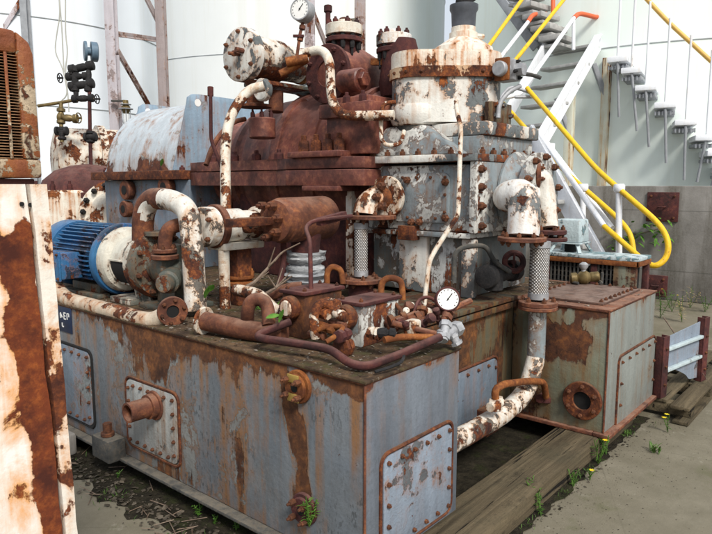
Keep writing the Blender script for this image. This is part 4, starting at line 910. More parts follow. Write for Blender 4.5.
# pipework behind, right of the column
pipe('bent_pipe', 'thin dull pipe arching at the right foot of the grey housing', [D(454,283,4.0), D(454,254,4.0), D(462,247,4.0), D(486,245,4.05), D(494,262,4.1), D(510,272,4.15)], .016, M['darkgrey'], .06)
vb = D(494, 275, 4.15); t = thing('small_valve', 'dark iron valve lying on the base at the right foot of the grey housing', 'valve', (vb.x, vb.y, .97))
b = B(); b.lathe([(-.13,.05),(-.12,.075),(-.06,.075),(-.05,.05),(.0,.06),(.1,.055),(.22,.05),(.23,.07),(.3,.07),(.31,.04)], vb, X, 20); obj('body', b, M['black'], t)
b = B(); b.cyl(vb-Z*.1, vb+Z*.02, .06, n=16, bev=.006); b.cyl(vb+Z*.02, vb+Z*.1, .03, n=10); obj('bonnet', b, M['black'], t)
q = D(514, 262, 4.25); b = B(); b.tor(q, V((-.7,-.6,.2)), .062, .02, 24, 8); b.bar(q-Z*.06, q+Z*.06, .014, .014); b.cyl(q, q+V((.1,.1,-.02)), .016); obj('hand_wheel', b, M['dred'], t)
# ================================================================== RED EXHAUST CYLINDER WITH WRAPPED NECK
c = D(303, 219, 4.25); ex = thing('valve_cylinder', 'brown rusted horizontal cylinder with a wrapped neck below the turbine flange', 'cylinder', c)
b = B(); b.lathe([(-.30,.10),(-.29,.13),(-.24,.135),(-.23,.145),(.22,.15),(.25,.13),(.27,.06)], c, (X+V((0,.12,0))).normalized(), 36); obj('body', b, M['pipe'], ex)
fc = c-X*.30; bolts(ex, fc+X*.0, -X, .105, 7, .028, .045, M['rust'], .2)
b = B(); b.bar(fc-Y*.0, fc-X*.32, .07, .05); b.cyl(fc-X*.05, fc-X*.25, .03); obj('rod_end', b, M['rust'], ex)
b = B(); b.lathe([(0,.12),(.12,.10),(.26,.085),(.32,.085)], c+V((.02,0,-.04)), -Z, 28); obj('neck', b, M['dred'], ex)
w0 = c+V((.02,0,-.22)); b = B(); pr = []
for i in range(22): pr.append((i*.014, .128+.008*math.sin(i*1.9)+.012*math.sin(i*.7)+random.uniform(-.012,.012)))
b.lathe(pr, w0, -Z, 36)
for v in b.bm.verts: v.co += V((random.uniform(-.006,.006), random.uniform(-.006,.006), random.uniform(-.004,.004)))
obj('wrapping_tape', b, M['cloth'], ex, 'grey tape wrapped around the neck')
b = B(); b.lathe([(0,.1),(.3,.1)], w0-Z*.26, -Z, 20); obj('lower_pipe', b, M['dred'], ex)
pipe('thin_rod', 'thin rusty rod standing on the left valve block under a bent arm', [D(311,292,3.3), D(310,240,3.4), D(305,228,3.5), D(312,221,3.6), D(352,216,3.7)], .012, M['dred'], .05, 'rod')
b = B(); b.bar(D(318,222,3.65), D(345,215,3.75), .05, .045); obj('link_arm', b, M['dred'], label='dark red arm joining the thin rod to the turbine side', cat='arm')

# ================================================================== LOWER WHITE ACTUATOR ON ITS STAND
c = D(205, 227, 3.95)
t, ax = actuator('lower_actuator', 'white flaking cylinder with a round cover on a rusty stand beside the tall bent pipe', c, .125, .108, .42, (M['white'], M['white']), nb=5)
b = B(); b.annulus(c+ax*.06, ax, .09, .138, .045, 32); obj('ring', b, M['pipe'], t)
q = c+ax*.40; b = B(); b.lathe([(0,.1),(.01,.118),(.06,.118),(.07,.09)], q, ax, 32); obj('end_ring', b, M['white_rust'], t)
q = c+ax*.25-Y*.105; b = B(); b.cyl(q+Y*.04, q-Y*.03, .048, n=24, bev=.006); bs = obj('side_boss', b, M['rust'], t)
b = B(); b.cyl(q-Y*.031, q-Y*.034, .016, n=12); obj('hole', b, M['dark'], bs)
b = B(); b.bar(c+ax*.5, c+ax*.74, .07, .05); obj('rod', b, M['rust'], t)
b = B(); b.cyl(c-ax*.03+Y*.06+Z*.06, c-ax*.08+Y*.06+Z*.06, .016, n=8); obj('stud', b, M['dred'], t)
zt0 = c.z-.1
b = B(); b.box((c.x+.07,c.y-.1,zt0-.05),(c.x+.4,c.y+.08,zt0-.005),.008); obj('saddle', b, M['white_rust'], t)
b = B(); b.box((c.x+.2,c.y-.06,.97),(c.x+.32,c.y+.05,zt0-.05),.006); obj('stand', b, M['rust'], t)
b = B(); b.tube([(c.x+.1,c.y-.05,zt0-.05),(c.x+.1,c.y-.05,.97)], .036, 14); obj('stand_pipe', b, M['white_rust'], t)
b = B(); b.lathe([(0,.06),(.0,.1),(.018,.1),(.03,.075),(.045,.1),(.06,.1),(.06,.06)], (c.x+.26,c.y,1.1), Z, 20); obj('collar', b, M['orange'], t)
for a in range(5): bolt(t, (c.x+.26+.085*math.cos(a*1.256+.4), c.y+.085*math.sin(a*1.256+.4), 1.16), Z, .015, .03, M['orange'])
# shafts/pipes behind
pipe('thin_rod', 'thin brown rods between lower actuator and turbine pedestal', [D(283,228,4.2), D(284,262,4.2), D(276,300,4.1)], .02, M['dred'], .08, 'rod')

# ================================================================== MOTOR AND PUMP
MX, MZ, MR = 2.33, 1.235, .235
old_objs = set(o_.name for o_ in bpy.data.objects)
mo = thing('electric_motor', 'blue finned electric motor with a cream end bell on top of the oil tank', 'motor', (MX, 4.7, .97))
b = B(); b.lathe([(0,.17),(.02,.2),(.62,.2),(.64,.17)], (MX, 4.48, MZ), Y, 48); obj('frame', b, M['blue'], mo)
b = B()
for i in range(44):
    a = 2*math.pi*i/44
    if -math.pi*.72 < math.atan2(math.sin(a-math.pi/2), math.cos(a-math.pi/2)) < math.pi*.72:
        e = V((math.cos(a),0,math.sin(a))); tt = V((-math.sin(a),0,math.cos(a)))
        p = V((MX,4.53,MZ))+e*.218; b.bar(p, p+Y*.52, .008, .05, e, 0)
fi = obj('cooling_fins', b, M['blue'], mo)
b = B(); b.lathe([(0,.19),(.0,.245),(.01,.252),(.05,.252),(.06,.24),(.06,.19)], (MX, 4.43, MZ), Y, 48); obj('front_ring', b, M['blue'], mo)
b = B(); b.lathe([(0,.2),(.0,.245),(.03,.25),(.18,.25),(.23,.22),(.25,.12)], (MX, 5.08, MZ), Y, 48); obj('fan_cowl', b, M['blue'], mo)
b = B(); b.box((MX-.36, 4.66, MZ-.13), (MX-.205, 4.93, MZ+.055), .012); tb_ = obj('terminal_box', b, M['blue'], mo)
b = B(); b.box((MX-.376, 4.65, MZ-.14), (MX-.361, 4.94, MZ+.065), .006); obj('box_lid', b, M['blue'], tb_)
for yy in (4.67,4.92):
    for zz in (-.12,.045): bolt(tb_, (MX-.376, yy, MZ+zz), -X, .01, .01, M['bolt'])
b = B(); b.box((MX-.2,4.5,.9695),(MX-.1,5.0,1.0),.005); b.box((MX+.1,4.5,.9695),(MX+.2,5.0,1.0),.005); b.box((MX-.15,4.55,1.0),(MX+.15,4.95,1.06),.01); obj('feet', b, M['pump'], mo)
# cream bell with window
b = B(); b.lathe([(0,.2),(0,.215),(.05,.212),(.075,.18),(.08,.172),(.28,.172),(.3,.21),(.34,.228),(.36,.228),(.362,.2)], (MX, 4.07, MZ), Y, 48); be = obj('end_bell', b, M['bell'], mo)
def window(ang):
    b = B(); n = 8; rr = .1735
    v0 = []
    for i in range(n+1):
        a = ang-.55+1.1*i/n; v0.append((a))
    vs = []
    for yy in (4.165, 4.345):
        vs.append([b.bm.verts.new((MX+rr*math.cos(a), yy, MZ+rr*math.sin(a))) for a in v0])
    for i in range(n): b.bm.faces.new((vs[0][i], vs[0][i+1], vs[1][i+1], vs[1][i]))
    w_ = obj('window', b, M['dark'], be)
    b = B(); q = [(MX+.174*math.cos(a), 4.16, MZ+.174*math.sin(a)) for a in v0]+[(MX+.174*math.cos(a), 4.35, MZ+.174*math.sin(a)) for a in v0[::-1]]; q.append(q[0]); b.tube(q, .009, 6, .004); obj('window_rim', b, M['bell'], w_)
window(math.radians(205)); window(math.radians(330))
b = B(); b.cyl((MX-.05,4.17,MZ-.1), (MX-.05,4.13,.975), .06, n=8); b.box((MX-.18,4.1,.9695),(MX+.16,4.36,1.01),.006); obj('bell_foot', b, M['bell'], mo)
pu = thing('oil_pump', 'dark olive flaking oil pump bolted to the cream end of the blue motor', 'pump', (MX, 3.85, .97))
b = B(); b.lathe([(0,.1),(.01,.14),(.12,.15),(.16,.13),(.2,.13),(.21,.21),(.25,.225),(.27,.225),(.275,.19)], (MX, 3.78, MZ), Y, 40); obj('body', b, M['pump'], pu)
bolts(pu, (MX, 3.99, MZ), -Y, .19, 8, .018, .025, M['bolt'])
b = B(); b.lathe([(0,.045),(.02,.055),(.07,.055),(.08,.07),(.12,.075),(.2,.075),(.21,.06),(.26,.1),(.3,.1)], (MX-.24, 3.62, MZ-.07), V((.75,.62,.05)), 24); obj('suction_nose', b, M['pump'], pu)
b = B(); b.lathe([(0,.035),(.06,.045),(.1,.06),(.16,.06),(.2,.09)], (MX-.05, 3.5, MZ-.1), V((.1,.95,.1)), 20); obj('relief_valve', b, M['pump'], pu)
b = B(); b.box((MX-.16,3.7,.9695),(MX+.18,4.04,1.0),.006); b.box((MX-.06,3.78,1.0),(MX+.08,3.98,1.12),.01); obj('foot', b, M['pump'], pu)
b = B(); b.annulus((MX-.02,3.98,MZ+.19), Z, .04, .1, .03, 24); obj('outlet_flange', b, M['pump'], pu)
for o_ in [q_ for q_ in bpy.data.objects if q_.name not in old_objs]:
    if o_.parent is None: o_.location.y -= .36
pf = D(165, 256, 3.95); b = B(); b.annulus(pf-Z*.02, Z, .03, .085, .03, 24); b.annulus(pf+Z*.02, Z, .03, .075, .025, 24); f_ = obj('discharge_flange', b, M['pipe'], pu); bolts(f_, pf+Z*.045, Z, .062, 6, .012, .02, M['bolt'])
pipe('tall_pipe_bend', 'thick inverted U pipe, rusty left leg and flaking white right leg, above the pump', [D(143,240,4.15), D(143,215,4.1), D(150,199,4.05), D(170,199,3.95), D(188,208,3.85), D(192,235,3.82), D(196,311,3.8)], .066, M['white'], .2)
b = B(); b.tube([D(142.8,243,4.152), D(142.9,214,4.102), D(150,198.5,4.052), D(164,198.8,3.98)], .069, 14, .19); obj('rusty_leg', b, M['pipe'], bpy.data.objects['tall_pipe_bend'])
pipe('small_elbow', 'small rusty elbow rising from the pump inside the tall pipe bend', [D(165,252,3.95), D(165,236,3.95), D(170,227,3.95), D(184,224,3.98), D(196,224,4.05)], .044, M['pipe'], .1)
# pipe along the tank edge with an open flange
pe = thing('edge_pipe', 'cream and rust pipe along the tank edge ending in an open round flange', 'pipe', P(100, 309, x=1.95))
pts = [P(50,274,x=2.0), P(58,291,x=1.97), P(68,300,x=1.95), P(110,311,x=1.95), P(146,321,x=1.95), P(156,320,x=1.97), P(166,314,x=1.995)]
b = B(); b.tube(pts, .05, 16, .1); obj('pipe', b, M['edgep'], pe)
d_ = (pts[-1]-pts[-2]).normalized(); fa = V((-.35,-.93,.0)).normalized(); fc = P(172,311,x=2.02)
b = B(); b.annulus(fc, fa, .036, .085, .024, 28); f_ = obj('flange', b, M['pipe'], pe); bolts(f_, fc+fa*.024, fa, .065, 6, .012, .014, M['bolt'])
b = B(); b.cyl(fc+fa*.012, fc+fa*.016, .0355); obj('bore', b, M['dark'], f_)
# loose pipe with white lip
q0, q1, q2 = P(205,321,z=1.04), P(250,331,z=1.02), P(285,334,z=1.02)
lp = thing('loose_pipe', 'short fat rusty pipe with a pale lipped end lying on the tank top', 'pipe', (q0.x, q0.y, .97))
b = B(); b.tube([q0, q1, q2], .05, 18, .08); obj('pipe', b, M['pipe'], lp)
dq = (q0-q1).normalized(); b = B(); b.annulus(q0-dq*.0, dq, .04, .075, .018, 28); obj('lip', b, M['white_rust'], lp)
b = B(); b.cyl(q0+dq*.001, q0+dq*.004, .042); obj('bore', b, M['dark'], lp)
pipe('pipe_loop', 'rusty pipe hoop standing on the tank top behind the loose pipe', [P(248,330,z=1.0), D(247,312,3.2), D(251,300,3.2), D(261,299,3.2), D(268,306,3.2), D(269,326,3.15)], .034, M['pipe'], .09)
pipe('bent_pipe', 'white and rust pipe snaking behind the hoop to the left valve block', [D(236,290,3.6), D(258,294,3.45), D(266,302,3.4), D(276,312,3.35), D(294,313,3.3)], .034, M['white_rust'], .1)
pipe('bent_pipe', 'rusty pipe stub behind the left valve block', [D(268,297,3.7), D(288,288,3.7), D(302,287,3.7)], .033, M['pipe'], .1)
# valve blocks
def vblock(lab, x0, x1, y0, y1, z1, mat, dial):
    t = thing('valve_block', lab, 'valve block', ((x0+x1)/2, (y0+y1)/2, .97))
    b = B(); b.box((x0,y0,.9695),(x1,y1,z1-.02),.008); obj('body', b, mat, t)
    b = B(); b.box((x0-.012,y0-.012,z1-.0195),(x1+.012,y1+.012,z1),.005); li = obj('lid', b, M['dred'], t)
    for sx in (x0+.02,x1-.02):
        for sy in (y0+.02,y1-.02): bolt(li, (sx,sy,z1), Z, .011, .012, M['rust'])
    dc = V((x0-.002, (y0+y1)/2, dial)); b = B(); b.lathe([(0,.058),(.012,.062),(.04,.06),(.05,.05)], dc, -X, 28); di = obj('round_cap', b, M['rust'], t)
    b = B(); b.lathe([(.0505,.042),(.056,.036)], dc, -X, 24); obj('cap_face', b, M['cap'], di)
    return t
v1 = vblock('left brown rusty valve block with a round orange cap on the tank top', 2.236, 2.52, 2.235, 2.40, 1.215, M['tank2'], 1.13)
v2 = vblock('right grey valve block with a red rusty lid and round orange cap near the gauge', 2.30, 2.60, 1.915, 2.075, 1.19, M['house'], 1.115)
def hook(lab, u0, u1, vt, vb, d):
    t = [D(u0,vb,d), D(u0,vt+5,d), D((u0+u1)/2-2,vt,d), D(u1-2,vt+3,d), D(u1,vt+8,d), D(u1+1,vb,d)]
    b = B(); b.tube(t, .017, 10, .06); o_ = obj('hoop', b, M['orange'], label=lab, cat='pipe hoop'); return o_
hook('orange rusty hoop standing behind the left valve block', 327, 342, 266, 284, 3.55)
hook('orange rusty hoop standing behind the right valve block', 381, 402, 277, 300, 3.35)
# fittings hanging on the block faces
def fitting(par, u, v, d, r, ax, mat, L=.08):
    p = D(u, v, d); b = B(); ax = V(ax).normalized()
    b.lathe([(-.02,r*.8),(0,r),(L*.35,r),(L*.4,r*.7),(L*.6,r*.7),(L*.62,r*1.05),(L,r*1.0),(L+.004,r*.6)], p, ax, 8); return obj('fitting', b, mat, par)
fitting(v1, 318, 312, 3.05, .027, (-.2,-1,0), M['white_rust']); fitting(v1, 328, 302, 3.07, .024, (-.2,-1,0), M['white_rust']); fitting(v1, 322, 326, 3.0, .022, (0,-1,-.1), M['orange']); fitting(v1, 333, 322, 3.05, .02, (-.3,-1,0), M['pipe'], .1); fitting(v1, 312, 334, 3.05, .02, (0,-1,0), M['pipe'])
fitting(v2, 346, 334, 2.93, .03, (-1,-.2,0), M['dred'], .07); fitting(v2, 372, 333, 2.93, .03, (.2,-1,0), M['white_rust'], .04); fitting(v2, 382, 333, 2.9, .025, (.5,-1,0), M['black'], .06); fitting(v2, 346, 346, 2.95, .05, (-1,0,0), M['rust'], .04)
# dark red pipe along the front edge
pipe('front_pipe', 'dark red thin pipe running along the front edge of the tank top', [D(290,322,3.1), D(259,334,3.02), D(258,338,3.0), D(300,344,2.88), D(330,349,2.8), D(350,364,2.68), D(366,367,2.66), D(396,356,2.78), D(440,337,2.95)], .019, M['dred'], .05)
pipe('thin_pipe', 'rusty thin pipe from the right block to the grey fitting', [D(384,340,2.86), D(400,337,2.9), D(434,337,3.0)], .016, M['orange'], .04)
pipe('thin_pipe', 'upper rusty thin pipe meeting the grey fitting', [D(392,323,3.0), D(410,328,3.0), D(436,334,3.0)], .015, M['pipe'], .04)
b = B(); b.tube([D(375,372,2.62), D(394,366,2.66), D(402,362,2.7), D(404,356,2.74)], .007, 6, .03); obj('hanging_wire', b, M['black'], label='loose dark wire end by the front corner of the tank top', cat='wire')
gf = D(448, 335, 3.02); t = thing('pipe_fitting', 'grey multi way pipe fitting below the white dial gauge', 'pipe fitting', gf)
for a, q, r in ((D(438,338,2.99), D(460,327,3.1), .026), (D(443,341,2.98), D(446,322,3.05), .022), (D(452,334,3.02), D(458,345,3.02), .02)):
    b = B(); dd = (q-a); b.cyl(a, q, r, n=14); b.cyl(a+dd*.1, a+dd*.3, r*1.35, n=6); b.cyl(a+dd*.7, a+dd*.95, r*1.45, n=6); obj('branch', b, M['silver'], t)
gauge('white dial gauge in a dark red case on pipework above the tank end', D(448, 299, 3.15), (-.72,-.62,.25), .062, [D(451,306,3.2), D(445,312,3.15), D(443,328,3.08)], back=M['dred'], dep=.065, stem_r=.014)
# cluster of small cocks and nuts behind the right block
cl_ = thing('valve_cluster', 'crowded rusty small valves and nuts between the right block and the gauge', 'valve cluster', D(418, 318, 3.2))
random.seed(5)
for i in range(16):
    u, v = random.uniform(398, 440), random.uniform(304, 324); d = 3.05+(324-v)*.02+random.uniform(-.05,.05)
    p = D(u, v, d); ax = V((random.uniform(-1,1), random.uniform(-1,1), random.uniform(-.3,.9))).normalized(); r = random.uniform(.014,.03)
    b = B(); b.lathe([(-.04,r*.6),(-.035,r),(-.01,r),(-.005,r*.6),(.03,r*.6),(.032,r*1.1),(.055,r*1.1),(.06,r*.5)], p, ax, random.choice((6,8,12))); obj('fitting', b, random.choice((M['rust'], M['dred'], M['white_rust'], M['pipe'])), cl_)
b = B(); b.box(D(412,328,3.02)-V((.035,.03,.03)), D(412,328,3.02)+V((.04,.03,.04)), .012); obj('white_block', b, M['white_rust'], cl_)
b = B(); b.tube([D(396,322,3.1), D(420,312,3.2), D(446,312,3.3), D(470,301,3.5)], .018, 8, .06); obj('branch_pipe', b, M['pipe'], cl_)

# gooseneck of flaking pipe on the face of the left block and thin tubing around both blocks
pipe('gooseneck_pipe', 'cream flaking gooseneck pipe curling on the front of the left valve block', [D(316,338,3.0), D(313,318,2.98), D(318,303,3.0), D(330,304,3.02), D(337,314,3.0), D(347,318,2.97)], .024, M['white_rust'], .04)
pipe('thin_pipe', 'two turn rusty tube between the feet of the two valve blocks', [D(318,330,2.98), D(330,326,2.96), D(345,327,2.92), D(336,336,2.88), D(326,342,2.86)], .012, M['orange'], .03)
pipe('thin_pipe', 'thin rusty tube looping behind the right valve block towards the cocks', [D(372,300,3.25), D(386,296,3.3), D(398,306,3.25), D(405,318,3.15), D(396,330,3.05)], .011, M['rust'], .04)
pipe('thin_tube', 'thin dark tube arching over the cocks left of the white dial gauge', [D(412,320,3.15), D(418,300,3.25), D(428,296,3.3), D(440,304,3.3), D(446,318,3.2)], .009, M['dred'], .04, 'tube')
# ================================================================== BACK LEFT: EXCHANGER AND GAUGE STAND
hx = thing('heat_exchanger', 'white rusty vessel with bolted flanges standing behind the blue motor', 'vessel', (D(85,230,8).x, D(85,230,8).y, 0))
c = D(52, 160, 8.3); b = B(); b.lathe([(0,.2),(.04,.36),(.12,.42),(.55,.42),(.551,.47),(.64,.47),(.641,.42),(1.1,.42),(1.101,.47),(1.19,.47),(1.2,.42),(1.35,.32)], c, X*.9+Y*-.3, 40); obj('shell', b, M['white_rust'], hx)
c = D(90, 205, 7.9); b = B(); b.lathe([(-c.z,.55),(-.05,.55),(0,.6),(.06,.6),(.065,.57),(.2,.52),(.32,.38),(.38,.2),(.4,.05)], c-Z*.05+Z*.15, Z, 40); obj('dome', b, M['dred'], hx)
c = D(60, 205, 7.6); b = B(); b.cyl((c.x,c.y,0), (c.x,c.y,c.z+.18), .47, n=40, bev=.03); obj('drum', b, M['cap'], hx)
bolts(hx, (c.x,c.y,c.z+.18), Z, .4, 14, .03, .07, M['dred'])
c = D(116, 215, 7.3); fa = V((-.62,-.75,.15)).normalized(); b = B(); b.lathe([(-.3,.24),(-.05,.24),(-.045,.40),(.03,.40),(.035,.28),(.12,.26),(.13,.14)], c, fa, 40); fo = obj('flange_head', b, M['white_rust'], hx)
bolts(fo, c+fa*.035, fa, .345, 16, .032, .06, M['black'])
# gauge stand
gs = thing('gauge_stand', 'black valve manifold with hand wheels and a blue backed gauge rising behind the motor', 'valve manifold', D(90, 165, 7.8))
d0 = 7.8
def gp(nm, pts, r, m, par=gs, n=10): 
    b = B(); b.tube([D(u, v, d0) for u, v in pts], r, n, .05); return obj(nm, b, m, par)
gp('standpipe', [(91,170),(90,130),(89,62)], .022, M['dred'])
gp('cross_pipe', [(38,106),(58,103),(75,100),(94,98)], .02, M['brass']); gp('drop_pipe', [(61,103),(61,120),(62,142)], .024, M['brass'])
gp('manifold_pipe', [(76,66),(76,98)], .03, M['black'])
def nutb(u0, v0, u1, v1, r, m=M['black'], par=gs, nm='valve_body'):
    p, q = D(u0,v0,d0), D(u1,v1,d0); L = (q-p).length; b = B()
    b.lathe([(0,r*.7),(.01,r),(L*.22,r),(L*.25,r*.55),(L*.4,r*.8),(L*.6,r*.8),(L*.75,r*.55),(L*.78,r),(L-.01,r),(L,r*.7)], p, q-p, 12); return obj(nm, b, m, par)
nutb(69,70,94,65,.06); nutb(66,77,88,76,.05); nutb(69,87,94,83,.06); nutb(72,99,94,98,.05); nutb(75,66,75,92,.05); nutb(89,62,88,92,.045)
nutb(55,131,68,131,.055); nutb(62,127,62,140,.05); nutb(84,137,97,137,.055); nutb(90.5,131,90.5,143,.05)
nutb(58,117,78,119,.055, M['brass']); nutb(61,108,61,124,.05, M['brass'])
def wheel(u, v, R, ax, m):
    p = D(u, v, d0); b = B(); b.tor(p, ax, R, R*.13, 22, 6); a_, e1, e2 = frame(ax)
    for k in range(3):
        dd = e1*math.cos(k*2.1)+e2*math.sin(k*2.1); b.tube([p, p+dd*R], R*.1, 6)
    b.cyl(p-a_*.02, p+a_*.04, R*.22, n=10); obj('hand_wheel', b, m, gs)
wheel(60,78,.055,(.55,-.85,0),M['black']); wheel(72,74,.05,(-.6,-.75,.1),M['black']); wheel(97,99,.055,(.55,-.85,0),M['black']); wheel(78.5,118,.06,(.5,-.85,0),M['brass'])
b = B(); p = D(84,51,d0); ga = V((-.95,-.3,0)).normalized(); ga = V((-.35,.93,0)); ga = V((-.9,.35,.0)).normalized()
b.lathe([(0,.08),(.0,.115),(.012,.12),(.03,.12),(.035,.05),(.075,.05),(.08,.12),(.15,.118),(.16,.1)], p, -ga, 30); obj('gauge', b, M['bluegauge'], gs)

# ================================================================== LOUVRED CABINET (front left)
qr = D(43, 178, 1.75); cy = qr.y
cb = thing('louvred_cabinet', 'orange rusted cabinet with a louvred top and peeling white panel at the left edge', 'cabinet', (qr.x-.5, cy, 0))
zc = P(43,178,y=cy).z; tr = P(35,43,y=cy)
xl = qr.x-1.1
b = B()
# top box as a frame around the louvre opening
lo = (P(-60,60,y=cy).x, P(24,160,y=cy).x, P(24,159,y=cy).z, P(22,54,y=cy).z)   # x0,x1,z0,z1
b.prism([(xl,zc),(qr.x,zc),(qr.x,lo[2]),(xl,lo[2])], 'y', cy, cy+.4, .008)
b.prism([(lo[1],lo[2]),(qr.x,lo[2]),(qr.x-.004,tr.z-.03),(qr.x-.014,tr.z),(lo[1],tr.z+.025)], 'y', cy, cy+.4, .008)
b.prism([(xl,lo[3]),(lo[1]+.0,lo[3]),(lo[1],tr.z+.025),(xl,tr.z+.06)], 'y', cy+.001, cy+.4, .008)
obj('frame', b, M['cabtop'], cb)
b = B(); b.box((xl, cy+.05, lo[2]-.01), (lo[1]+.01, cy+.06, lo[3]+.01)); obj('louvre_back', b, M['dark'], cb)
ns = 36
for i in range(ns):
    z = lo[2]+(lo[3]-lo[2])*(i+.5)/ns; h = (lo[3]-lo[2])/ns
    b = B(); b.poly8([(xl,cy+.004,z-h*.42),(lo[1],cy+.004,z-h*.42),(lo[1],cy+.03,z+.1*h),(xl,cy+.03,z+.1*h),(xl,cy+.004,z-h*.22),(lo[1],cy+.004,z-h*.22),(lo[1],cy+.03,z+.3*h),(xl,cy+.03,z+.3*h)])
    obj('slat', b, M['slat'], cb)
b = B(); mxx = P(9,100,y=cy).x; b.box((mxx-.006, cy-.001, lo[2]), (mxx+.002, cy+.003, lo[3])); obj('slat_stay', b, M['cabtop'], cb)
# lower part: main panel and right post
def PY(u, v, off=0): p = P(u, v, y=cy+off); return (p.x, p.z)
zb_ = .03
def ext(a, bq):   # extend edge to the ground
    (x0,z0),(x1,z1) = a, bq; t = (z0-zb_)/(z0-z1); return (x0+(x1-x0)*t, zb_)
r0, r1 = PY(46,182), PY(77,534); l0, l1 = PY(29,182), PY(66,534)
b = B(); pe0, pe1 = [], []
nn = 26
rb_, lb_ = ext(r0, r1), ext(l0, l1)
random.seed(11)
right = [(r0[0]+(rb_[0]-r0[0])*i/nn+random.uniform(-.0012,.002), r0[1]-.006+(rb_[1]-r0[1])*i/nn) for i in range(nn+1)]
left = [(l0[0]+(lb_[0]-l0[0])*i/nn+random.uniform(-.002,.003), l0[1]-.006+(lb_[1]-l0[1])*i/nn) for i in range(nn+1)]
b.prism(right+left[::-1], 'y', cy-.004, cy+.03); obj('corner_post', b, M['cab2'], cb)
left2 = [(p[0]-.006-random.uniform(0,.003), p[1]) for p in left]
b = B(); b.prism(left2+[(xl,zb_),(xl,l0[1]-.006)], 'y', cy+.004, cy+.02); obj('panel', b, M['cab'], cb)
b = B(); b.box((xl, cy+.022, .02), (r0[0]-.02, cy+.4, zc-.002), .004); obj('inner_body', b, M['dred'], cb)
for u, v in ((19.5,204),(28,205)): 
    p = P(u+2, v, y=cy+.003); b = B(); b.cyl(p-Y*.001, p-Y*.004, .006, n=12); obj('hole', b, M['dark'], cb)

# ================================================================== WEEDS, DEBRIS
def blade(b, p, d, L, w, n=4, droop=.5, side=None):
    p = V(p); d = V(d).normalized(); s = side or d.cross(Z); s = V(s).normalized() if V(s).length > .01 else X
    pr = None
    for i in range(n+1):
        f = i/n; q = p+d*L*f-Z*(L*droop*f*f); ww = w*(1-f)**.7*(.4+f*1.2 if f < .5 else 1)
        a, c_ = b.bm.verts.new(q-s*ww/2), b.bm.verts.new(q+s*ww/2)
        if pr: b.bm.faces.new((pr[0], pr[1], c_, a))
        pr = (a, c_)
def weed(name, lab, p, h, n, mat, leafw=.012, flower=0, spread=.5, stemmy=True, seed=1, group=None):
    rnd = random.Random(seed); t = thing(name, lab, 'weed', p, group); p = V(p); b = B(); lv = B(); fl_ = B(); nf = 0
    for k in range(max(1, n//5) if stemmy else 0):
        d = V((rnd.uniform(-spread,spread)*.6, rnd.uniform(-spread,spread)*.6, 1)).normalized(); hh = h*rnd.uniform(.65,1.05); tip = p+d*hh
        b.tube([p, p+d*hh*.5+V((0,0,.0)), tip+V((rnd.uniform(-.02,.02),rnd.uniform(-.02,.02),0))], .0028, 5, .02)
        for j in range(11):
            f = .15+.85*j/11; a = rnd.uniform(0,6.28); q = p+d*hh*f
            blade(lv, q, (math.cos(a),math.sin(a),.55), h*.26*rnd.uniform(.6,1.2), leafw*rnd.uniform(.7,1.3), 3, .45)
        if nf < flower:
            nf += 1
            for j in range(8):
                a = j*.785; blade(fl_, tip, (math.cos(a),math.sin(a),.35), .022, .013, 2, .2)
    if not stemmy:
        for k in range(n):
            a = rnd.uniform(0,6.28); e = rnd.uniform(.2,spread+.3); blade(lv, p+V((rnd.uniform(-.03,.03),rnd.uniform(-.03,.03),0)), (math.cos(a)*e,math.sin(a)*e,1), h*rnd.uniform(.5,1.1), leafw, 5, .35)
        b.tube([p, p+Z*h*.2], .003, 5)
    obj('stem', b, M['leaf'], t); obj('leaves', lv, mat, t)
    if flower: obj('flower', fl_, M['petal'], t)
    else: fl_.bm.free()
pf = P(309, 516, x=TX-.03)
weed('weed', 'bright green feathery weed growing at the dark drain flange on the tank side', pf-Z*.05, .16, 34, M['leaf2'], .009, 0, .75, True, 3)
for i, (u, v, h, n, fw, sd, lab) in enumerate([
    (533,506,.17,22,0,4,'tall pale weed against the face of the timber beam'), (541,516,.12,20,0,5,'low bushy weed at the foot of the timber beam nearest the camera'),
    (573,487,.10,20,0,6,'small leafy weed halfway along the timber beam'), (598,464,.20,22,1,7,'tall weed with one yellow flower at the corner of the right tank'),
    (606,455,.17,20,1,8,'yellow flowered weed beside the rusty bottom rail of the right tank'), (590,480,.09,15,1,9,'little weed with a low yellow flower by the beam end'),
    (655,452,.12,30,0,10,'grassy weed tuft under the near corner of the pallet'), (668,432,.14,12,2,12,'thin weed with yellow flowers against the pallet side')]):
    weed('weed', lab, P(u, v, z=.004), h, n, M['leaf'], .011, fw, .6, sd != 10, sd)
for u, v, h, sd, lab in ((118,478,.05,20,'tiny weed on the dark dirt near the foot block'),(198,516,.08,21,'small green weed on the dirt beneath the tank side'),(236,530,.09,22,'green weed at the bottom edge of the picture beneath the tank'),(215,524,.05,23,'very small weed between the two weeds beneath the tank')):
    weed('weed', lab, P(u, v, z=.006), h, 18, M['leaf2'], .01, 0, .7, True, sd)
for u, v, h, sd, lab in ((272,312,.16,30,'green grass tuft growing on the tank top behind the pipe hoop'),(262,310,.12,31,'shorter grass tuft on the tank top left of the tall grass'),(282,318,.1,32,'grass sprouting beside the left valve block')):
    weed('grass_tuft', lab, P(u, v, z=.97), h, 16, M['leaf2'], .012, 0, .6, False, sd)
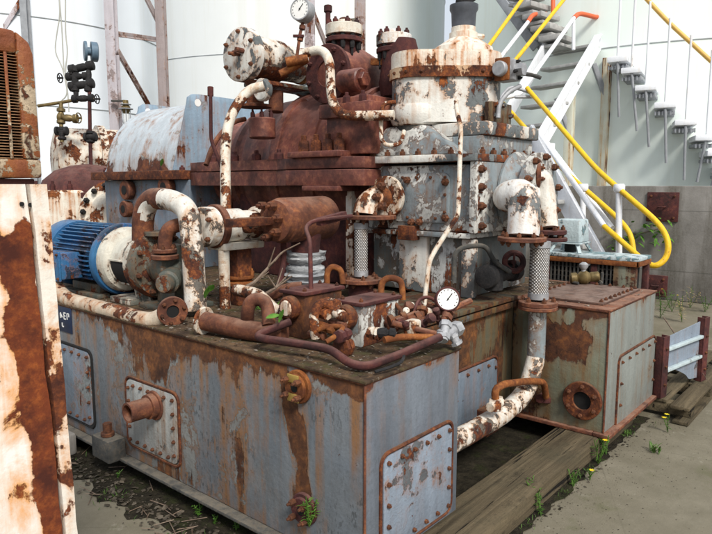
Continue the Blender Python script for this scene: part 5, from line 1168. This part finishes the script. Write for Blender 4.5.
def leaf(lab, u, v, d, L, w, dirv, mat=M['leaf2']):
    b = B(); p = D(u, v, d); dd = V(dirv).normalized(); s = dd.cross(V((.3,-.7,.6))).normalized(); n = 7; pr = None
    for i in range(n+1):
        f = i/n; q = p+dd*L*f-Z*L*.25*f*f; ww = w*math.sin(math.pi*min(.97, .08+f*.9))
        a, c_, m_ = b.bm.verts.new(q-s*ww/2), b.bm.verts.new(q+s*ww/2), b.bm.verts.new(q-Z*.004)
        if pr: b.bm.faces.new((pr[0],pr[2],m_,a)); b.bm.faces.new((pr[2],pr[1],c_,m_))
        pr = (a, c_, m_)
    obj('broad_leaf', b, mat, label=lab, cat='leaf')
leaf('broad green leaf leaning on the left valve block', 279, 322, 3.02, .085, .035, (.25,-.1,.9)); leaf('broad green leaf lying behind the hoop', 266, 318, 3.1, .08, .03, (.4,-.5,.3))
leaf('round green leaf beside the foot of the tall pipe bend', 205, 298, 3.7, .09, .06, (.1,-.2,.9)); leaf('green leaf at the left of the lower actuator stand', 208, 292, 3.72, .07, .05, (.3,-.3,.7)); leaf('small bright leaf on the ledge of the pale blue cover', 161, 166, 5.6, .09, .05, (.1,-.2,.9))
# vine on the dike wall
vn = thing('wall_vine', 'green vine trailing along the concrete wall behind the yellow rails', 'vine', P(640, 236, x=wx-.05))
b = B(); lv = B(); vp = [P(u, v, x=wx-.03) for u, v in ((612,240),(628,236),(642,233),(656,230),(664,226))]; b.tube(vp, .008, 5, .1); rnd = random.Random(4)
for k in range(80):
    f = rnd.random()*3.99; i = int(f); q = vp[i].lerp(vp[i+1], f-i)+V((rnd.uniform(-.1,.02), rnd.uniform(-.1,.1), rnd.gauss(-.02,.11))); a = rnd.uniform(0,6.28)
    blade(lv, q, (-.5+math.cos(a)*.3, math.sin(a), rnd.uniform(-.4,.6)), .12, .08, 3, .3)
obj('stem', b, M['twig'], vn); obj('leaves', lv, M['leaf2'], vn)
# dry scrub behind the pallet
for i, (u, v, sd) in enumerate(((672,312,41),(690,308,42),(705,312,43),(682,322,44),(660,318,45))):
    weed('dry_weed', ('dry straw coloured weed at the wall foot nearest the brown wall plates', 'tall dry weed at the wall foot above the cut plate', 'dry weed at the wall foot by the right picture edge', 'short dry weed in front of the wall above the bracket ribs', 'leaning dry weed left of the cut plate near the wall')[i], P(u, v, z=.0) if v > 300 else P(u, v, z=0), .36, 20, M['straw'] if i % 2 else M['leaf'], .022, 2 if i == 0 else 0, .8, True, sd)
# twigs
def twig(lab, pts, r):
    b = B(); b.tube(pts, r, 6, .03, True, r*.3)
    rnd = random.Random(len(lab))
    for k in range(3):
        i = rnd.randrange(1, len(pts)-1); p = V(pts[i]); b.tube([p, p+V((rnd.uniform(-.05,.12), rnd.uniform(-.1,.1), rnd.uniform(.02,.14)))], r*.5, 5, .02, True, r*.2)
    obj('dry_twig', b, M['twig'], label=lab, cat='twig')
twig('forked dry twig leaning in the gap behind the lower actuator', [D(240,290,3.8), D(254,283,3.8), D(268,268,3.85), D(282,252,3.9), D(300,243,3.95)], .014)
twig('thin dry twig crossing the gap in front of the wrapped neck', [D(262,296,3.6), D(276,288,3.6), D(292,276,3.65)], .012)
twig('long straight dry stalk lying near the cut plate on the pallet', [P(664,318,z=.5), P(690,356,z=.3), P(712,386,z=.15)], .007)
# flakes of paint and rust on the tank tops, litter on the dirt
b = B(); rnd = random.Random(9)
def flake(x, y, z, s):
    a = rnd.uniform(0,6.28); n = rnd.randint(4,6); t_ = V((rnd.uniform(-.4,.4), rnd.uniform(-.4,.4), 1)).normalized(); ax, e1, e2 = frame(t_)
    vs = [b.bm.verts.new(V((x,y,z+s*.25))+e1*(s*rnd.uniform(.5,1)*math.cos(a+6.28*i/n))+e2*(s*rnd.uniform(.5,1)*math.sin(a+6.28*i/n))) for i in range(n)]; b.bm.faces.new(vs)
for k in range(900): flake(rnd.uniform(1.93,2.6), rnd.uniform(1.6,4.6), .970, rnd.choice((.005,.006,.009,.014)))
for k in range(500): flake(rnd.uniform(2.65,3.7), rnd.uniform(2.1,4.4), .970, rnd.choice((.008,.012,.02)))
for k in range(160): flake(rnd.uniform(4.06,5.0), rnd.uniform(1.35,2.3), .987 if 0 else .97, rnd.choice((.006,.01,.014)))
obj('paint_flakes', b, M['flake'], kind='stuff', label='flakes of rust and paint lying on the tank tops', cat='flakes')
b = B()
for k in range(900):
    yy = rnd.uniform(1.6,4.2); flake(1.74+rnd.gauss(.02,.07), yy, .006, rnd.choice((.005,.008,.012,.02)))
for k in range(260): flake(rnd.uniform(2.6,4.9), 1.34-abs(rnd.gauss(0,.045)), .002, rnd.choice((.003,.004,.006,.012)))
for k in range(1500):
    x, y = rnd.uniform(2.3, 6.5), 1.33-abs(rnd.gauss(0,.35)); flake(x, y, .001, rnd.choice((.0015,.002,.003,.005)))
obj('ground_litter', b, M['litter'], kind='stuff', label='small litter and flakes along the foot of the machine', cat='litter')
b = B()
for k in range(45):
    x, y = 1.76+rnd.gauss(0,.06), rnd.uniform(1.9,4.0); a = rnd.uniform(0,6.28); l = rnd.uniform(.04,.14)
    b.tube([(x,y,.012),(x+l*math.cos(a),y+l*math.sin(a),.012+rnd.uniform(0,.02))], .0025, 4)
obj('root_litter', b, M['twig'], kind='stuff', label='dark dead roots and stalks strewn along the tank side', cat='litter')

b = B()
for k in range(1700):
    zone = rnd.random()
    if zone < .5:
        x = rnd.uniform(2.4, 5.1); x = x+.15*math.sin(x*9); y = 1.335-abs(rnd.gauss(0,.022)) if x < 4.75 else 1.25-abs(rnd.gauss(0,.05))
        if math.sin(x*7.3)+math.sin(x*17.1+1) < rnd.uniform(-.4,1.3): continue
    else:
        y = rnd.uniform(1.7, 4.2); x = 1.70+rnd.gauss(0,.055)
        if math.sin(y*8.3)+math.sin(y*19.1+2) < rnd.uniform(.1,1.6): continue
    a = rnd.uniform(0,6.28); e = rnd.uniform(.2,.9)
    blade(b, (x,y,.003), (math.cos(a)*e,math.sin(a)*e,1), rnd.uniform(.02,.06), rnd.uniform(.003,.006), 3, .4)
obj('grass', b, M['leaf'], kind='stuff', label='short green grass and moss in the cracks along the machine', cat='grass')
# ================================================================== LIGHT, SKY, CAMERA
w = bpy.data.worlds.new('World'); sc.world = w; w.use_nodes = True; nt = w.node_tree
SE, SA = math.radians(44), None
to_sun = V((-.46, -.86, 0)).normalized()*math.cos(SE)+Z*math.sin(SE)
sky = nt.nodes.new('ShaderNodeTexSky'); sky.sky_type = 'NISHITA'; sky.sun_disc = False; sky.sun_elevation = SE
sky.sun_rotation = math.atan2(to_sun.x, to_sun.y); sky.dust_density = 3; sky.air_density = 1
mx = nt.nodes.new('ShaderNodeMix'); mx.data_type = 'RGBA'; mx.inputs[0].default_value = SKYMIX
nt.links.new(sky.outputs[0], mx.inputs[6]); mx.inputs[7].default_value = (9.3, 9.7, 10.2, 1)
bg = nt.nodes['Background']; bg.inputs[1].default_value = SKYSTR; nt.links.new(mx.outputs[2], bg.inputs[0])
sl = bpy.data.lights.new('sun', 'SUN'); sl.energy = SUNSTR; sl.angle = math.radians(SUNANG); sl.color = (1, .95, .87)
so = bpy.data.objects.new('sun', sl); COL.objects.link(so); so.rotation_mode = 'QUATERNION'; so.rotation_quaternion = Z.rotation_difference(to_sun); so.location = (0, -5, 12)
cam = bpy.data.cameras.new('camera'); cam.sensor_width = 36; cam.lens = 36*FL/FW; cam.clip_start = .05; cam.clip_end = 1500
co = bpy.data.objects.new('camera', cam); COL.objects.link(co); co.location = CAM
co.matrix_world = Matrix.Translation(CAM) @ Matrix((cr, cu, -cf)).transposed().to_4x4()
sc.camera = co
sc.view_settings.view_transform = 'Standard'; sc.view_settings.look = 'None'; sc.view_settings.exposure = 0
sc.cycles.max_bounces = 5; sc.cycles.use_denoising = True
